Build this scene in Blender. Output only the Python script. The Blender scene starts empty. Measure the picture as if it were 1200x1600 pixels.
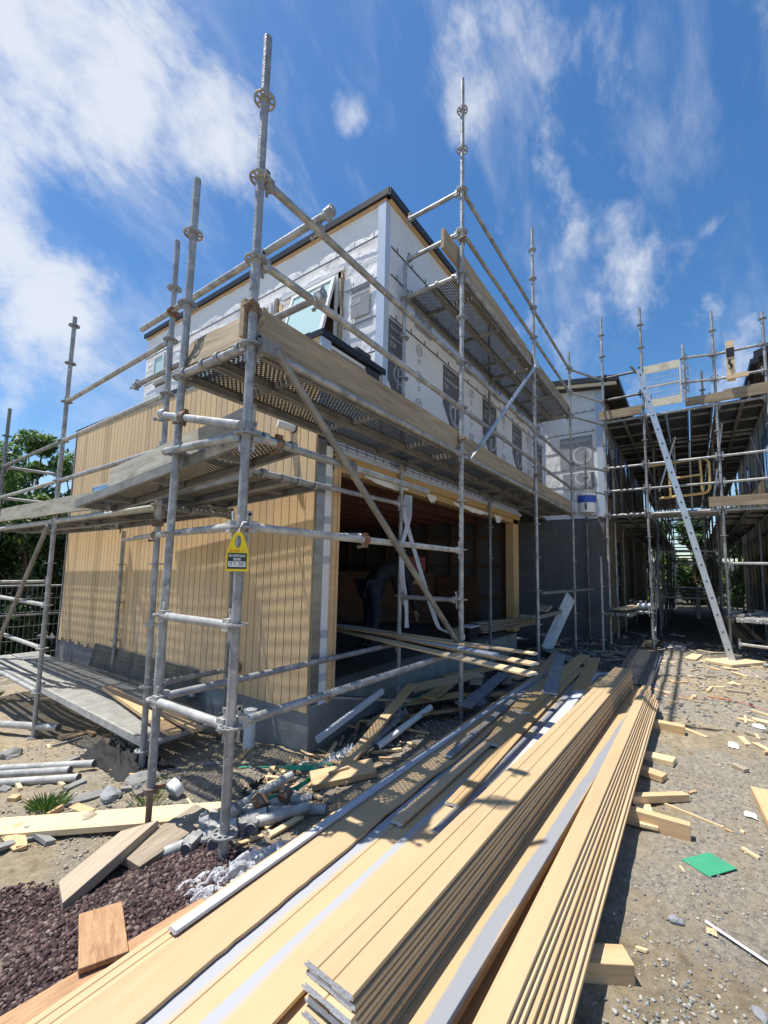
import bpy, bmesh, math, random
import numpy as np
from mathutils import Vector, Matrix, noise as mnoise
random.seed(7)
C = bpy.context.scene
COL = C.collection
rad = math.radians
# ------------------------------------------------------------------ camera
def cam_axes(yaw, p, r):
    fwd = Vector((math.cos(yaw), math.sin(yaw), 0)); right = Vector((math.sin(yaw), -math.cos(yaw), 0)); up = Vector((0, 0, 1))
    f2 = fwd*math.cos(p)+up*math.sin(p); u2 = up*math.cos(p)-fwd*math.sin(p)
    r2 = right*math.cos(r)+u2*math.sin(r); u3 = u2*math.cos(r)-right*math.sin(r)
    return r2, u3, f2
r2, u3, f2 = cam_axes(rad(35.54), rad(5.89), rad(1.2))
cd = bpy.data.cameras.new('camera'); cam = bpy.data.objects.new('camera', cd); COL.objects.link(cam)
cam.matrix_world = Matrix(((r2.x, u3.x, -f2.x, 0), (r2.y, u3.y, -f2.y, 0), (r2.z, u3.z, -f2.z, 0), (0, 0, 0, 1)))
cd.sensor_width = 36; cd.sensor_fit = 'AUTO'; cd.lens = 675/1600*36; cd.shift_y = 21.6/1600
cd.clip_start = 0.05; cd.clip_end = 3000
C.camera = cam
# ------------------------------------------------------------------ light
SUN = Vector((-.18, .297, 1)).normalized()          # towards the sun
elev = math.asin(SUN.z); 
W = bpy.data.worlds.new('World'); C.world = W; W.use_nodes = True
wn = W.node_tree.nodes; wl = W.node_tree.links; wn.clear()
def wnode(t, **k):
    n = wn.new(t)
    for a, b in k.items(): setattr(n, a, b)
    return n
sky = wnode('ShaderNodeTexSky', sky_type='NISHITA', sun_disc=False, sun_elevation=elev, sun_rotation=math.atan2(SUN.x, SUN.y), air_density=1.0, dust_density=0.4, ozone_density=2.2, altitude=50)
bg = wnode('ShaderNodeBackground'); bg.inputs[1].default_value = .085
wo = wnode('ShaderNodeOutputWorld'); tc = wnode('ShaderNodeTexCoord')
# clouds: noise on the sky, gathered in a few soft banks (directions)
def cdir(x, y):
    v = r2*((x-600)/675)+f2-u3*((y-821.6)/675)
    return v.normalized()
banks = [(100, 40, .29, .78), (330, 220, .17, .70), (-30, 290, .13, .6), (110, 450, .15, .78), (20, 380, .16, .66), (-300, 200, .35, .4), (60, 580, .30, .45), (200, 620, .3, .45),
         (545, 155, .07, .6), (700, 140, .16, .55), (650, 210, .12, .5), (790, 90, .12, .45), (860, 260, .14, .3), (1010, 400, .32, .38), (1120, 290, .25, .30), (960, 500, .25, .42), (1180, 470, .3, .36), (1010, 50, .14, .35), (1300, 200, .5, .36)]
acc = None
for x, y, s, a in banks:
    d = wnode('ShaderNodeVectorMath', operation='DISTANCE'); wl.new(tc.outputs['Generated'], d.inputs[0]); d.inputs[1].default_value = cdir(x, y)
    m = wnode('ShaderNodeMapRange', interpolation_type='SMOOTHERSTEP'); wl.new(d.outputs['Value'], m.inputs[0])
    m.inputs[1].default_value = 0; m.inputs[2].default_value = s*1.25; m.inputs[3].default_value = a; m.inputs[4].default_value = 0
    if acc is None: acc = m.outputs[0]
    else:
        q = wnode('ShaderNodeMath', operation='MAXIMUM'); wl.new(acc, q.inputs[0]); wl.new(m.outputs[0], q.inputs[1]); acc = q.outputs[0]
mp = wnode('ShaderNodeMapping'); wl.new(tc.outputs['Generated'], mp.inputs[0]); mp.inputs['Rotation'].default_value = (0.2, .5, .6); mp.inputs['Scale'].default_value = (1.0, 1.5, 1.25)
n1 = wnode('ShaderNodeTexNoise'); wl.new(mp.outputs[0], n1.inputs[0]); n1.inputs['Scale'].default_value = 4.2; n1.inputs['Detail'].default_value = 12; n1.inputs['Roughness'].default_value = .60; n1.inputs['Distortion'].default_value = .15
mp2 = wnode('ShaderNodeMapping'); wl.new(tc.outputs['Generated'], mp2.inputs[0]); mp2.inputs['Rotation'].default_value = (0.5, .1, 1.0); mp2.inputs['Scale'].default_value = (1.2, 5.0, 2.2)
n2 = wnode('ShaderNodeTexNoise'); wl.new(mp2.outputs[0], n2.inputs[0]); n2.inputs['Scale'].default_value = 2.0; n2.inputs['Detail'].default_value = 7; n2.inputs['Roughness'].default_value = .6; n2.inputs['Distortion'].default_value = .35
def wmath(op, a, b):
    q = wnode('ShaderNodeMath', operation=op)
    for i, v in enumerate((a, b)):
        if isinstance(v, (int, float)): q.inputs[i].default_value = v
        else: wl.new(v, q.inputs[i])
    return q.outputs[0]
# threshold: noise + bank - .9
t = wmath('ADD', n1.outputs[0], wmath('MULTIPLY', acc, .42))
mr = wnode('ShaderNodeMapRange', interpolation_type='SMOOTHSTEP'); wl.new(t, mr.inputs[0]); mr.inputs[1].default_value = .64; mr.inputs[2].default_value = .90; mr.inputs[3].default_value = 0; mr.inputs[4].default_value = .82
mr2 = wnode('ShaderNodeMapRange', interpolation_type='SMOOTHSTEP'); wl.new(wmath('ADD', n2.outputs[0], wmath('MULTIPLY', acc, .10)), mr2.inputs[0]); mr2.inputs[1].default_value = .46; mr2.inputs[2].default_value = .88; mr2.inputs[3].default_value = 0; mr2.inputs[4].default_value = .46
cl = wmath('MAXIMUM', mr.outputs[0], mr2.outputs[0])
hs = wnode('ShaderNodeHueSaturation'); hs.inputs['Saturation'].default_value = 1.27; hs.inputs['Value'].default_value = 1.42; wl.new(sky.outputs[0], hs.inputs['Color'])
mx = wnode('ShaderNodeMixRGB'); wl.new(cl, mx.inputs[0]); wl.new(hs.outputs[0], mx.inputs[1]); mx.inputs[2].default_value = (7.9, 8.15, 8.6, 1)
wl.new(mx.outputs[0], bg.inputs[0]); wl.new(bg.outputs[0], wo.inputs[0])
sd = bpy.data.lights.new('sun', 'SUN'); sd.energy = 5.0; sd.angle = rad(.5); sd.color = (1, .95, .87)
so = bpy.data.objects.new('sun', sd); COL.objects.link(so); so.rotation_euler = (-SUN).to_track_quat('-Z', 'Y').to_euler()
C.view_settings.view_transform = 'Standard'; C.view_settings.look = 'None'; C.view_settings.exposure = 0.42; C.view_settings.gamma = 1
# ------------------------------------------------------------------ materials
MATS = {}
def nd(nt, t, **k):
    n = nt.nodes.new(t)
    for a, b in k.items(): setattr(n, a, b)
    return n
def mth(nt, op, a, b=None, c=None):
    q = nd(nt, 'ShaderNodeMath', operation=op)
    for i, v in enumerate((a, b, c)):
        if v is None: continue
        if isinstance(v, (int, float)): q.inputs[i].default_value = v
        else: nt.links.new(v, q.inputs[i])
    return q.outputs[0]
def mat(name, col, rough=.7, metal=0, var=.18, scale=6, detail=5, stretch=(1, 1, 1), col2=None, p2=(.5, .7), bump=0, bscale=60, spec=.4, spots=None, wavy=None):
    m = bpy.data.materials.new(name); m.use_nodes = True; nt = m.node_tree; L = nt.links
    b = nt.nodes['Principled BSDF']; b.inputs['Roughness'].default_value = rough; b.inputs['Metallic'].default_value = metal
    b.inputs['Specular IOR Level'].default_value = spec
    t = nd(nt, 'ShaderNodeTexCoord'); oi = nd(nt, 'ShaderNodeObjectInfo')
    off = nd(nt, 'ShaderNodeVectorMath', operation='ADD'); L.new(t.outputs['Object'], off.inputs[0])
    sc = nd(nt, 'ShaderNodeVectorMath', operation='SCALE'); sc.inputs[0].default_value = (7, 13, 5); L.new(oi.outputs['Random'], sc.inputs['Scale']); L.new(sc.outputs[0], off.inputs[1])
    mp = nd(nt, 'ShaderNodeMapping'); L.new(off.outputs[0], mp.inputs[0]); mp.inputs['Scale'].default_value = stretch
    n = nd(nt, 'ShaderNodeTexNoise'); n.inputs['Scale'].default_value = scale; n.inputs['Detail'].default_value = detail; n.inputs['Roughness'].default_value = .62; L.new(mp.outputs[0], n.inputs[0])
    if wavy: n.inputs['Distortion'].default_value = wavy
    cr = nd(nt, 'ShaderNodeValToRGB'); L.new(n.outputs[0], cr.inputs[0])
    e = cr.color_ramp.elements; e[0].position = .3; e[1].position = .7
    e[0].color = tuple(c*(1-var) for c in col)+(1,); e[1].color = tuple(min(1, c*(1+var)) for c in col)+(1,)
    out = cr.outputs[0]
    if col2:
        n2 = nd(nt, 'ShaderNodeTexNoise'); n2.inputs['Scale'].default_value = scale*.45; n2.inputs['Detail'].default_value = 6; n2.inputs['Roughness'].default_value = .65; L.new(mp.outputs[0], n2.inputs[0])
        r = nd(nt, 'ShaderNodeMapRange'); L.new(n2.outputs[0], r.inputs[0]); r.inputs[1].default_value = p2[0]; r.inputs[2].default_value = p2[1]
        mi = nd(nt, 'ShaderNodeMixRGB'); L.new(r.outputs[0], mi.inputs[0]); L.new(out, mi.inputs[1]); mi.inputs[2].default_value = tuple(col2)+(1,); out = mi.outputs[0]
    hv = nd(nt, 'ShaderNodeHueSaturation'); L.new(mth(nt, 'ADD', mth(nt, 'MULTIPLY', oi.outputs['Random'], .16), .92), hv.inputs['Value']); L.new(out, hv.inputs['Color']); out = hv.outputs[0]
    if spots:
        n3 = nd(nt, 'ShaderNodeTexNoise'); n3.inputs['Scale'].default_value = spots[1]; n3.inputs['Detail'].default_value = 3; L.new(off.outputs[0], n3.inputs[0])
        r = nd(nt, 'ShaderNodeMapRange'); L.new(n3.outputs[0], r.inputs[0]); r.inputs[1].default_value = spots[2]; r.inputs[2].default_value = spots[2]+.05
        mi = nd(nt, 'ShaderNodeMixRGB'); L.new(r.outputs[0], mi.inputs[0]); L.new(out, mi.inputs[1]); mi.inputs[2].default_value = tuple(spots[0])+(1,); out = mi.outputs[0]
    L.new(out, b.inputs['Base Color'])
    if bump:
        n4 = nd(nt, 'ShaderNodeTexNoise'); n4.inputs['Scale'].default_value = bscale; n4.inputs['Detail'].default_value = 4; L.new(mp.outputs[0], n4.inputs[0])
        bp = nd(nt, 'ShaderNodeBump'); bp.inputs['Strength'].default_value = bump; bp.inputs['Distance'].default_value = .01; L.new(n4.outputs[0], bp.inputs['Height']); L.new(bp.outputs[0], b.inputs['Normal'])
    MATS[name] = m
    return m
TAN = (.53, .385, .222)
mat('galv', (.30, .305, .31), .55, .45, .3, 16, col2=(.46, .46, .455), p2=(.46, .62), bump=.3, bscale=70, spots=((.62, .60, .55), 17, .66))
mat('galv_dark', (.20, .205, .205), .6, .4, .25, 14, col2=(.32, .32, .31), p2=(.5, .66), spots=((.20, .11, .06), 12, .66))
mat('galv_rust', (.24, .20, .17), .7, .35, .3, 20, col2=(.22, .11, .06), p2=(.42, .6))
mat('galv_pale', (.44, .44, .42), .6, .25, .2, 14, col2=(.31, .31, .30), p2=(.46, .62), spots=((.66, .65, .61), 25, .68), bump=.2, bscale=60)
mat('steel_plain', (.24, .235, .215), .6, .3, .22, 9, col2=(.15, .148, .135), p2=(.5, .7))
mat('alu', (.50, .53, .57), .35, .6, .08, 12)
mat('tan_paint', TAN, .62, 0, .06, 4, spec=.3, stretch=(.5, 3.5, 3.5), col2=tuple(c*.84 for c in TAN), p2=(.52, .8), bump=.05, bscale=160, spots=((.36, .25, .14), 30, .735))
mat('tan_paint_pale', (.59, .435, .265), .62, 0, .05, 5, spec=.3)
mat('tan_paint_deep', (.49, .33, .16), .62, 0, .06, 5, spec=.3)
mat('tan_wall', (.66, .48, .275), .62, 0, .06, 4, spec=.3, stretch=(3, 3, .5), col2=(.57, .41, .23), p2=(.5, .75), spots=((.38, .27, .15), 16, .74))
mat('tan_paint_mid', (.52, .365, .19), .62, 0, .05, 5, spec=.3)
mat('groove', (.13, .10, .07), .8)
mat('lvl', (.47, .39, .29), .8, 0, .1, 6, stretch=(.5, 8, 8), col2=(.36, .28, .2), p2=(.5, .7))
mat('tan_edge', (.53, .37, .20), .75, 0, .12, 14, stretch=(.3, 3, 3))
mat('primer', (.46, .49, .55), .6, 0, .08, 8, spec=.3)
mat('primer_dark', (.25, .26, .29), .6, 0, .12, 8, spec=.3, col2=(.40, .35, .26), p2=(.5, .62))
mat('primer_end', (.52, .54, .57), .8, 0, .15, 40, bump=.3, bscale=120)
mat('pine', (.62, .42, .23), .7, 0, .12, 5, stretch=(1, 9, 9), col2=(.46, .27, .12), p2=(.55, .75), bump=.08, bscale=60)
mat('pine_pale', (.72, .55, .33), .7, 0, .1, 5, stretch=(1, 9, 9), col2=(.58, .40, .21), p2=(.55, .75))
mat('pine_old', (.36, .30, .22), .85, 0, .25, 5, stretch=(1, 9, 9), col2=(.20, .16, .12), p2=(.5, .7), bump=.2, bscale=60)
mat('toe_wood', (.33, .265, .18), .85, 0, .22, 4, stretch=(.7, 8, 8), col2=(.19, .145, .10), p2=(.48, .70), bump=.25, bscale=50, spots=((.50, .45, .38), 6, .72))
mat('toe_wood_grey', (.43, .41, .34), .9, 0, .2, 4, stretch=(1, 6, 6), col2=(.24, .22, .17), p2=(.5, .68), bump=.25, bscale=50, spots=((.09, .08, .07), 26, .73))
mat('toe_wood_pale', (.62, .62, .62), .9, 0, .2, 4, stretch=(1, 6, 6), col2=(.40, .40, .42), p2=(.5, .68))
mat('plywood', (.42, .25, .135), .75, 0, .22, 9, stretch=(1, 6, 1), col2=(.27, .14, .07), p2=(.52, .66), wavy=1.2, bump=.3, bscale=60)
mat('plywood_shaded', (.085, .045, .025), .8, 0, .2, 3, stretch=(1, 1, 4), col2=(.14, .06, .03), p2=(.5, .62))  # plywood copy with the gloom inside the garage put into the colour
mat('concrete', (.26, .26, .245), .9, 0, .16, 5, col2=(.17, .175, .17), p2=(.48, .7), bump=.3, bscale=30)
mat('slab_shaded', (.07, .068, .062), .9, 0, .2, 5)  # grey concrete floor with the garage's shade put into its colour
mat('black_trim', (.018, .02, .024), .45, 0, .2, 10)
mat('flash_blue', (.50, .58, .70), .4, .1, .05, 6)
mat('flash_metal', (.34, .33, .32), .3, .7, .2, 5, stretch=(1, 1, 3))
mat('strap_grey', (.12, .12, .14), .7)
mat('wrap_dark', (.12, .12, .135), .6, 0, .08, 3)
mat('wrap_ink', (.30, .31, .33), .6)
mat('wrap_text', (.50, .51, .54), .6)
mat('wrap_black', (.045, .045, .05), .6)
mat('glass_pane', (.52, .72, .70), .04, 0, .03, 1, spec=.8)
mat('glass_dark', (.03, .04, .05), .03, 0, .03, 1, spec=.9)
mat('glass_sky', (.30, .42, .60), .05, .3, .05, 1, spec=.9)
mat('white_frame', (.68, .69, .70), .5, 0, .04, 4)
mat('beige_wall', (.24, .19, .125), .8, 0, .08, 3)
mat('dark_wall', (.085, .075, .06), .8, 0, .15, 3)
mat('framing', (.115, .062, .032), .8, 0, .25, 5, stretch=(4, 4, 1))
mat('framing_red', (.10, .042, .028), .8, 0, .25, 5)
mat('plastic_white', (.78, .78, .76), .4, 0, .05, 6)
mat('plastic_blue', (.03, .09, .42), .4, 0, .05, 6)
mat('plastic_green', (.02, .33, .22), .45, 0, .1, 6)
mat('green_card', (.05, .30, .16), .6, 0, .1, 12)
mat('tag_yellow', (.90, .66, .01), .4, 0, .03, 6)
mat('tag_green', (.008, .035, .035), .4, 0, .03, 6)
mat('tag_white', (.72, .74, .70), .5, 0, .03, 6)
mat('tag_red', (.75, .16, .01), .5)
mat('paper', (.78, .77, .74), .8, 0, .06, 12)
mat('cream_frame', (.66, .60, .46), .6, 0, .12, 10, col2=(.42, .38, .28), p2=(.52, .7))
mat('orange_tube', (.68, .45, .17), .5, 0, .1, 10)
mat('rust_mesh', (.33, .10, .03), .8)
mat('red_plastic', (.20, .015, .012), .5)
mat('red_tape', (.50, .06, .03), .6)
mat('rock_grey', (.24, .25, .26), .9, 0, .35, 3, bump=.3, bscale=40)
mat('rock_tan', (.36, .31, .23), .95, 0, .3, 3, bump=.3, bscale=40)
mat('dark_cloth', (.018, .02, .028), .85, 0, .2, 8)
mat('denim', (.02, .026, .045), .85, 0, .2, 20)
mat('skin', (.40, .22, .15), .5, 0, .06, 10)
mat('hair', (.03, .02, .015), .7)
mat('black_mesh', (.02, .02, .02), .8)
mat('bark', (.16, .12, .08), .9, 0, .3, 12, stretch=(3, 3, 1))
mat('foil', (.70, .71, .73), .35, .35, .1, 8)

def attr_col(name, base, rough=.85):
    """colour multiplied by a per-element vertex colour"""
    m = bpy.data.materials.new(name); m.use_nodes = True; nt = m.node_tree
    b = nt.nodes['Principled BSDF']; b.inputs['Roughness'].default_value = rough; b.inputs['Specular IOR Level'].default_value = .3
    a = nd(nt, 'ShaderNodeVertexColor', layer_name='tint'); nt.links.new(a.outputs[0], b.inputs['Base Color']); MATS[name] = m
    return m
attr_col('pebble', None, .9)
# leaf
m = bpy.data.materials.new('leaf'); m.use_nodes = True; nt = m.node_tree; b = nt.nodes['Principled BSDF']; b.inputs['Roughness'].default_value = .5
a = nd(nt, 'ShaderNodeVertexColor', layer_name='tint'); nt.links.new(a.outputs[0], b.inputs['Base Color'])
tr = nd(nt, 'ShaderNodeBsdfTranslucent'); nt.links.new(a.outputs[0], tr.inputs[0]); ms = nd(nt, 'ShaderNodeMixShader'); ms.inputs[0].default_value = .35
nt.links.new(b.outputs[0], ms.inputs[1]); nt.links.new(tr.outputs[0], ms.inputs[2]); nt.links.new(ms.outputs[0], nt.nodes['Material Output'].inputs[0]); MATS['leaf'] = m
# perforated steel plate: real see-through holes
def perforated(name, col, px, py, hx, hy, lim):
    m = mat(name, col, .55, .35, .2, 10, col2=tuple(c*.7 for c in col), p2=(.5, .7)); nt = m.node_tree; L = nt.links
    t = nd(nt, 'ShaderNodeTexCoord'); s = nd(nt, 'ShaderNodeSeparateXYZ'); L.new(t.outputs['Object'], s.inputs[0])
    v = mth(nt, 'MULTIPLY', s.outputs[1], 1/py); row = mth(nt, 'FLOOR', v); par = mth(nt, 'MULTIPLY', mth(nt, 'FLOORED_MODULO', row, 2), .5)
    u = mth(nt, 'ADD', mth(nt, 'MULTIPLY', s.outputs[0], 1/px), par)
    du = mth(nt, 'DIVIDE', mth(nt, 'SUBTRACT', mth(nt, 'FRACT', u), .5), hx); dv = mth(nt, 'DIVIDE', mth(nt, 'SUBTRACT', mth(nt, 'FRACT', v), .5), hy)
    d = mth(nt, 'ADD', mth(nt, 'MULTIPLY', du, du), mth(nt, 'MULTIPLY', dv, dv)); hole = mth(nt, 'LESS_THAN', d, 1)
    if lim: hole = mth(nt, 'MULTIPLY', hole, mth(nt, 'LESS_THAN', mth(nt, 'ABSOLUTE', s.outputs[1]), lim))
    tb = nd(nt, 'ShaderNodeBsdfTransparent'); mi = nd(nt, 'ShaderNodeMixShader'); L.new(hole, mi.inputs[0]); L.new(nt.nodes['Principled BSDF'].outputs[0], mi.inputs[1]); L.new(tb.outputs[0], mi.inputs[2]); L.new(mi.outputs[0], nt.nodes['Material Output'].inputs[0])
    return m
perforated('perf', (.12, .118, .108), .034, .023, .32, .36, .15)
perforated('perf_pale', (.50, .50, .46), .034, .023, .30, .32, .15)  # paler copy for planks in sun, sunlight put into the colour
perforated('perf_shaded', (.07, .068, .062), .034, .023, .17, .2, .15)  # darker copy for passage planks, their shade put into the colour
perforated('mesh_net', (.025, .025, .025), .03, .022, .40, .40, None)
# painted board with a primer stripe across its width (board local Y)
def striped(name, lo, hi, base, stripe, soft=.012):
    m = mat(name, base, .62, 0, .05, 5, spec=.3); nt = m.node_tree; L = nt.links; b = nt.nodes['Principled BSDF']; src = b.inputs['Base Color'].links[0].from_socket
    t = nd(nt, 'ShaderNodeTexCoord'); s = nd(nt, 'ShaderNodeSeparateXYZ'); L.new(t.outputs['Object'], s.inputs[0])
    n = nd(nt, 'ShaderNodeTexNoise'); n.inputs['Scale'].default_value = 2.2; n.inputs['Detail'].default_value = 5; L.new(t.outputs['Object'], n.inputs[0])
    y = mth(nt, 'ADD', s.outputs[1], mth(nt, 'MULTIPLY', mth(nt, 'SUBTRACT', n.outputs[0], .5), .06))
    a1 = nd(nt, 'ShaderNodeMapRange'); L.new(y, a1.inputs[0]); a1.inputs[1].default_value = lo-soft; a1.inputs[2].default_value = lo+soft
    a2 = nd(nt, 'ShaderNodeMapRange'); L.new(y, a2.inputs[0]); a2.inputs[1].default_value = hi-soft; a2.inputs[2].default_value = hi+soft; a2.inputs[3].default_value = 1; a2.inputs[4].default_value = 0
    f = mth(nt, 'MULTIPLY', a1.outputs[0], a2.outputs[0]); mi = nd(nt, 'ShaderNodeMixRGB'); L.new(f, mi.inputs[0]); L.new(src, mi.inputs[1]); mi.inputs[2].default_value = tuple(stripe)+(1,); L.new(mi.outputs[0], b.inputs['Base Color'])
    return m
striped('board_stripe_left', .025, .30, TAN, (.38, .395, .42))
striped('board_stripe_right', -.2, -.048, TAN, (.38, .395, .42))
striped('board_stripe_mid', -.088, -.020, (.50, .36, .20), (.27, .285, .31), .006)
# building wrap: crinkled white sheet
def wrap(name, col, bump, sc):
    m = mat(name, col, .55, 0, .05, 2.5, spec=.4); nt = m.node_tree; L = nt.links; b = nt.nodes['Principled BSDF']
    t = nd(nt, 'ShaderNodeTexCoord'); mp = nd(nt, 'ShaderNodeMapping'); L.new(t.outputs['Object'], mp.inputs[0]); mp.inputs['Rotation'].default_value = (.5, .2, .3); mp.inputs['Scale'].default_value = (1, 1, .55)
    v = nd(nt, 'ShaderNodeTexNoise'); v.inputs['Scale'].default_value = sc; v.inputs['Detail'].default_value = 4; v.inputs['Distortion'].default_value = 1.6; L.new(mp.outputs[0], v.inputs[0])
    bp = nd(nt, 'ShaderNodeBump'); bp.inputs['Strength'].default_value = bump; bp.inputs['Distance'].default_value = .05; L.new(v.outputs[0], bp.inputs['Height']); L.new(bp.outputs[0], b.inputs['Normal'])
    return m
wrap('wrap_white', (.80, .81, .82), .45, 4.5)
wrap('wrap_grey', (.72, .73, .76), .25, 2.5)
wrap('wrap_shaded', (.11, .11, .115), .25, 2.5)  # wrap lining the garage, interior shade put into the colour
pm_ = wrap('poly_sheet', (.80, .82, .86), .9, 14); nt = pm_.node_tree; tb = nd(nt, 'ShaderNodeBsdfTransparent'); mi = nd(nt, 'ShaderNodeMixShader'); mi.inputs[0].default_value = .45; nt.links.new(nt.nodes['Principled BSDF'].outputs[0], mi.inputs[1]); nt.links.new(tb.outputs[0], mi.inputs[2]); nt.links.new(mi.outputs[0], nt.nodes['Material Output'].inputs[0]); nt.nodes['Principled BSDF'].inputs['Roughness'].default_value = .15
# block wall
def blockmat(name, c1, c2, c3):
    m = mat(name, c1, .9, 0, .15, 5, bump=.2, bscale=30); nt = m.node_tree; L = nt.links; b = nt.nodes['Principled BSDF']; src = b.inputs['Base Color'].links[0].from_socket
    t = nd(nt, 'ShaderNodeTexCoord'); s = nd(nt, 'ShaderNodeSeparateXYZ'); L.new(t.outputs['Object'], s.inputs[0]); c = nd(nt, 'ShaderNodeCombineXYZ'); L.new(mth(nt, 'ADD', s.outputs[0], s.outputs[1]), c.inputs[0]); L.new(s.outputs[2], c.inputs[1])
    k = nd(nt, 'ShaderNodeTexBrick'); L.new(c.outputs[0], k.inputs[0]); k.inputs['Scale'].default_value = 1; k.inputs['Brick Width'].default_value = .4; k.inputs['Row Height'].default_value = .2; k.inputs['Mortar Size'].default_value = .006
    k.inputs['Color1'].default_value = (*c1, 1); k.inputs['Color2'].default_value = (*c2, 1); k.inputs['Mortar'].default_value = (*c3, 1)
    mi = nd(nt, 'ShaderNodeMixRGB', blend_type='MIX'); mi.inputs[0].default_value = .65; L.new(src, mi.inputs[1]); L.new(k.outputs[0], mi.inputs[2]); L.new(mi.outputs[0], b.inputs['Base Color'])
    return m
blockmat('block', (.20, .20, .205), (.25, .25, .255), (.13, .13, .13))
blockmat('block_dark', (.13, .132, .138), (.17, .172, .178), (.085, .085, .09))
# ------------------------------------------------------------------ mesh builder
ORG = {}
class MB:
    def __init__(s): s.v = []; s.f = []; s.m = []; s.sm = []
    def add(s, vs, fs, mi=0, smooth=False):
        o = len(s.v); s.v += [tuple(v) for v in vs]; s.f += [tuple(i+o for i in f) for f in fs]; s.m += [mi]*len(fs); s.sm += [smooth]*len(fs); return s
    def box(s, a, b, mi=0, M=None):
        x0, y0, z0 = a; x1, y1, z1 = b
        vs = [Vector(p) for p in ((x0, y0, z0), (x1, y0, z0), (x1, y1, z0), (x0, y1, z0), (x0, y0, z1), (x1, y0, z1), (x1, y1, z1), (x0, y1, z1))]
        if M: vs = [M @ v for v in vs]
        return s.add(vs, [(0, 3, 2, 1), (4, 5, 6, 7), (0, 1, 5, 4), (1, 2, 6, 5), (2, 3, 7, 6), (3, 0, 4, 7)], mi)
    def beam(s, p0, p1, w, h, mi=0, roll=0, ends=(0, 0)):
        p0 = Vector(p0); p1 = Vector(p1); d = (p1-p0); L = d.length; d.normalize()
        up = Vector((0, 0, 1)) if abs(d.z) < .95 else Vector((0, 1, 0)); y = up.cross(d).normalized(); z = d.cross(y)
        R = Matrix((d, y, z)).transposed().to_4x4(); R.translation = p0
        if roll: R = R @ Matrix.Rotation(roll, 4, 'X')
        e0, e1 = ends
        vs = [R @ Vector(q) for q in ((-e0, -w/2, -h/2), (L-e1, -w/2, -h/2), (L+e1, w/2, -h/2), (e0, w/2, -h/2), (-e0, -w/2, h/2), (L-e1, -w/2, h/2), (L+e1, w/2, h/2), (e0, w/2, h/2))]
        return s.add(vs, [(0, 3, 2, 1), (4, 5, 6, 7), (0, 1, 5, 4), (1, 2, 6, 5), (2, 3, 7, 6), (3, 0, 4, 7)], mi)
    def tube(s, p0, p1, r, n=12, mi=0, r1=None, cap=True, inner=0):
        p0 = Vector(p0); p1 = Vector(p1); d = (p1-p0).normalized(); r1 = r if r1 is None else r1
        up = Vector((0, 0, 1)) if abs(d.z) < .9 else Vector((1, 0, 0)); a = d.cross(up).normalized(); b = d.cross(a)
        ring = lambda p, q: [p+(a*math.cos(2*math.pi*i/n)+b*math.sin(2*math.pi*i/n))*q for i in range(n)]
        s.add(ring(p0, r)+ring(p1, r1), [(i, (i+1) % n, n+(i+1) % n, n+i) for i in range(n)], mi, True)
        if cap: s.add(ring(p0, r), [tuple(range(n))][::-1], mi); s.add(ring(p1, r1), [tuple(reversed(range(n)))], mi)
        return s
    def path(s, pts, r, n=8, mi=0):
        pts = [Vector(p) for p in pts]; rings = []
        for i, p in enumerate(pts):
            d = (pts[min(i+1, len(pts)-1)]-pts[max(i-1, 0)]).normalized(); up = Vector((0, 0, 1)) if abs(d.z) < .9 else Vector((1, 0, 0))
            a = d.cross(up).normalized(); b = d.cross(a); rr = r[i] if isinstance(r, (list, tuple)) else r
            rings += [p+(a*math.cos(2*math.pi*k/n)+b*math.sin(2*math.pi*k/n))*rr for k in range(n)]
        fs = [(i*n+k, i*n+(k+1) % n, (i+1)*n+(k+1) % n, (i+1)*n+k) for i in range(len(pts)-1) for k in range(n)]
        s.add(rings, fs, mi, True); s.add(rings[:n], [tuple(range(n))], mi); s.add(rings[-n:], [tuple(reversed(range(n)))], mi); return s
    def ribbon(s, pts, w, t, mi=0, side=None, twist=None):
        pts = [Vector(p) for p in pts]; vs = []
        for i, p in enumerate(pts):
            d = (pts[min(i+1, len(pts)-1)]-pts[max(i-1, 0)]).normalized(); sd_ = Vector(side) if side else d.cross(Vector((0, 0, 1))).normalized()
            if twist: sd_ = Matrix.Rotation(twist[i], 3, d) @ sd_
            nn = d.cross(sd_).normalized(); ww = w[i] if isinstance(w, (list, tuple)) else w
            vs += [p-sd_*ww/2-nn*t/2, p+sd_*ww/2-nn*t/2, p+sd_*ww/2+nn*t/2, p-sd_*ww/2+nn*t/2]
        fs = [(i*4+k, i*4+(k+1) % 4, i*4+4+(k+1) % 4, i*4+4+k) for i in range(len(pts)-1) for k in range(4)]
        k = len(vs); fs += [(0, 3, 2, 1), (k-4, k-3, k-2, k-1)]
        return s.add(vs, fs, mi)
    def prism(s, poly, t, mi=0):   # poly: 3D points (planar), t: Vector thickness
        n = len(poly); P = [Vector(p) for p in poly]; t = Vector(t)
        return s.add(P+[p+t for p in P], [tuple(reversed(range(n))), tuple(range(n, 2*n))]+[(i, (i+1) % n, n+(i+1) % n, n+i) for i in range(n)], mi)
    def ring(s, c, ro, ri, t, n=16, mi=0, M=None):
        c = Vector(c); vs = []
        for i in range(n):
            a = 2*math.pi*i/n; e = Vector((math.cos(a), math.sin(a), 0))
            for q in (e*ro+Vector((0, 0, t/2)), e*ri+Vector((0, 0, t/2)), e*ri-Vector((0, 0, t/2)), e*ro-Vector((0, 0, t/2))): vs.append((M @ q if M else q)+c)
        fs = [(i*4+k, ((i+1) % n)*4+k, ((i+1) % n)*4+(k+1) % 4, i*4+(k+1) % 4) for i in range(n) for k in range(4)]
        return s.add(vs, fs, mi)
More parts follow.
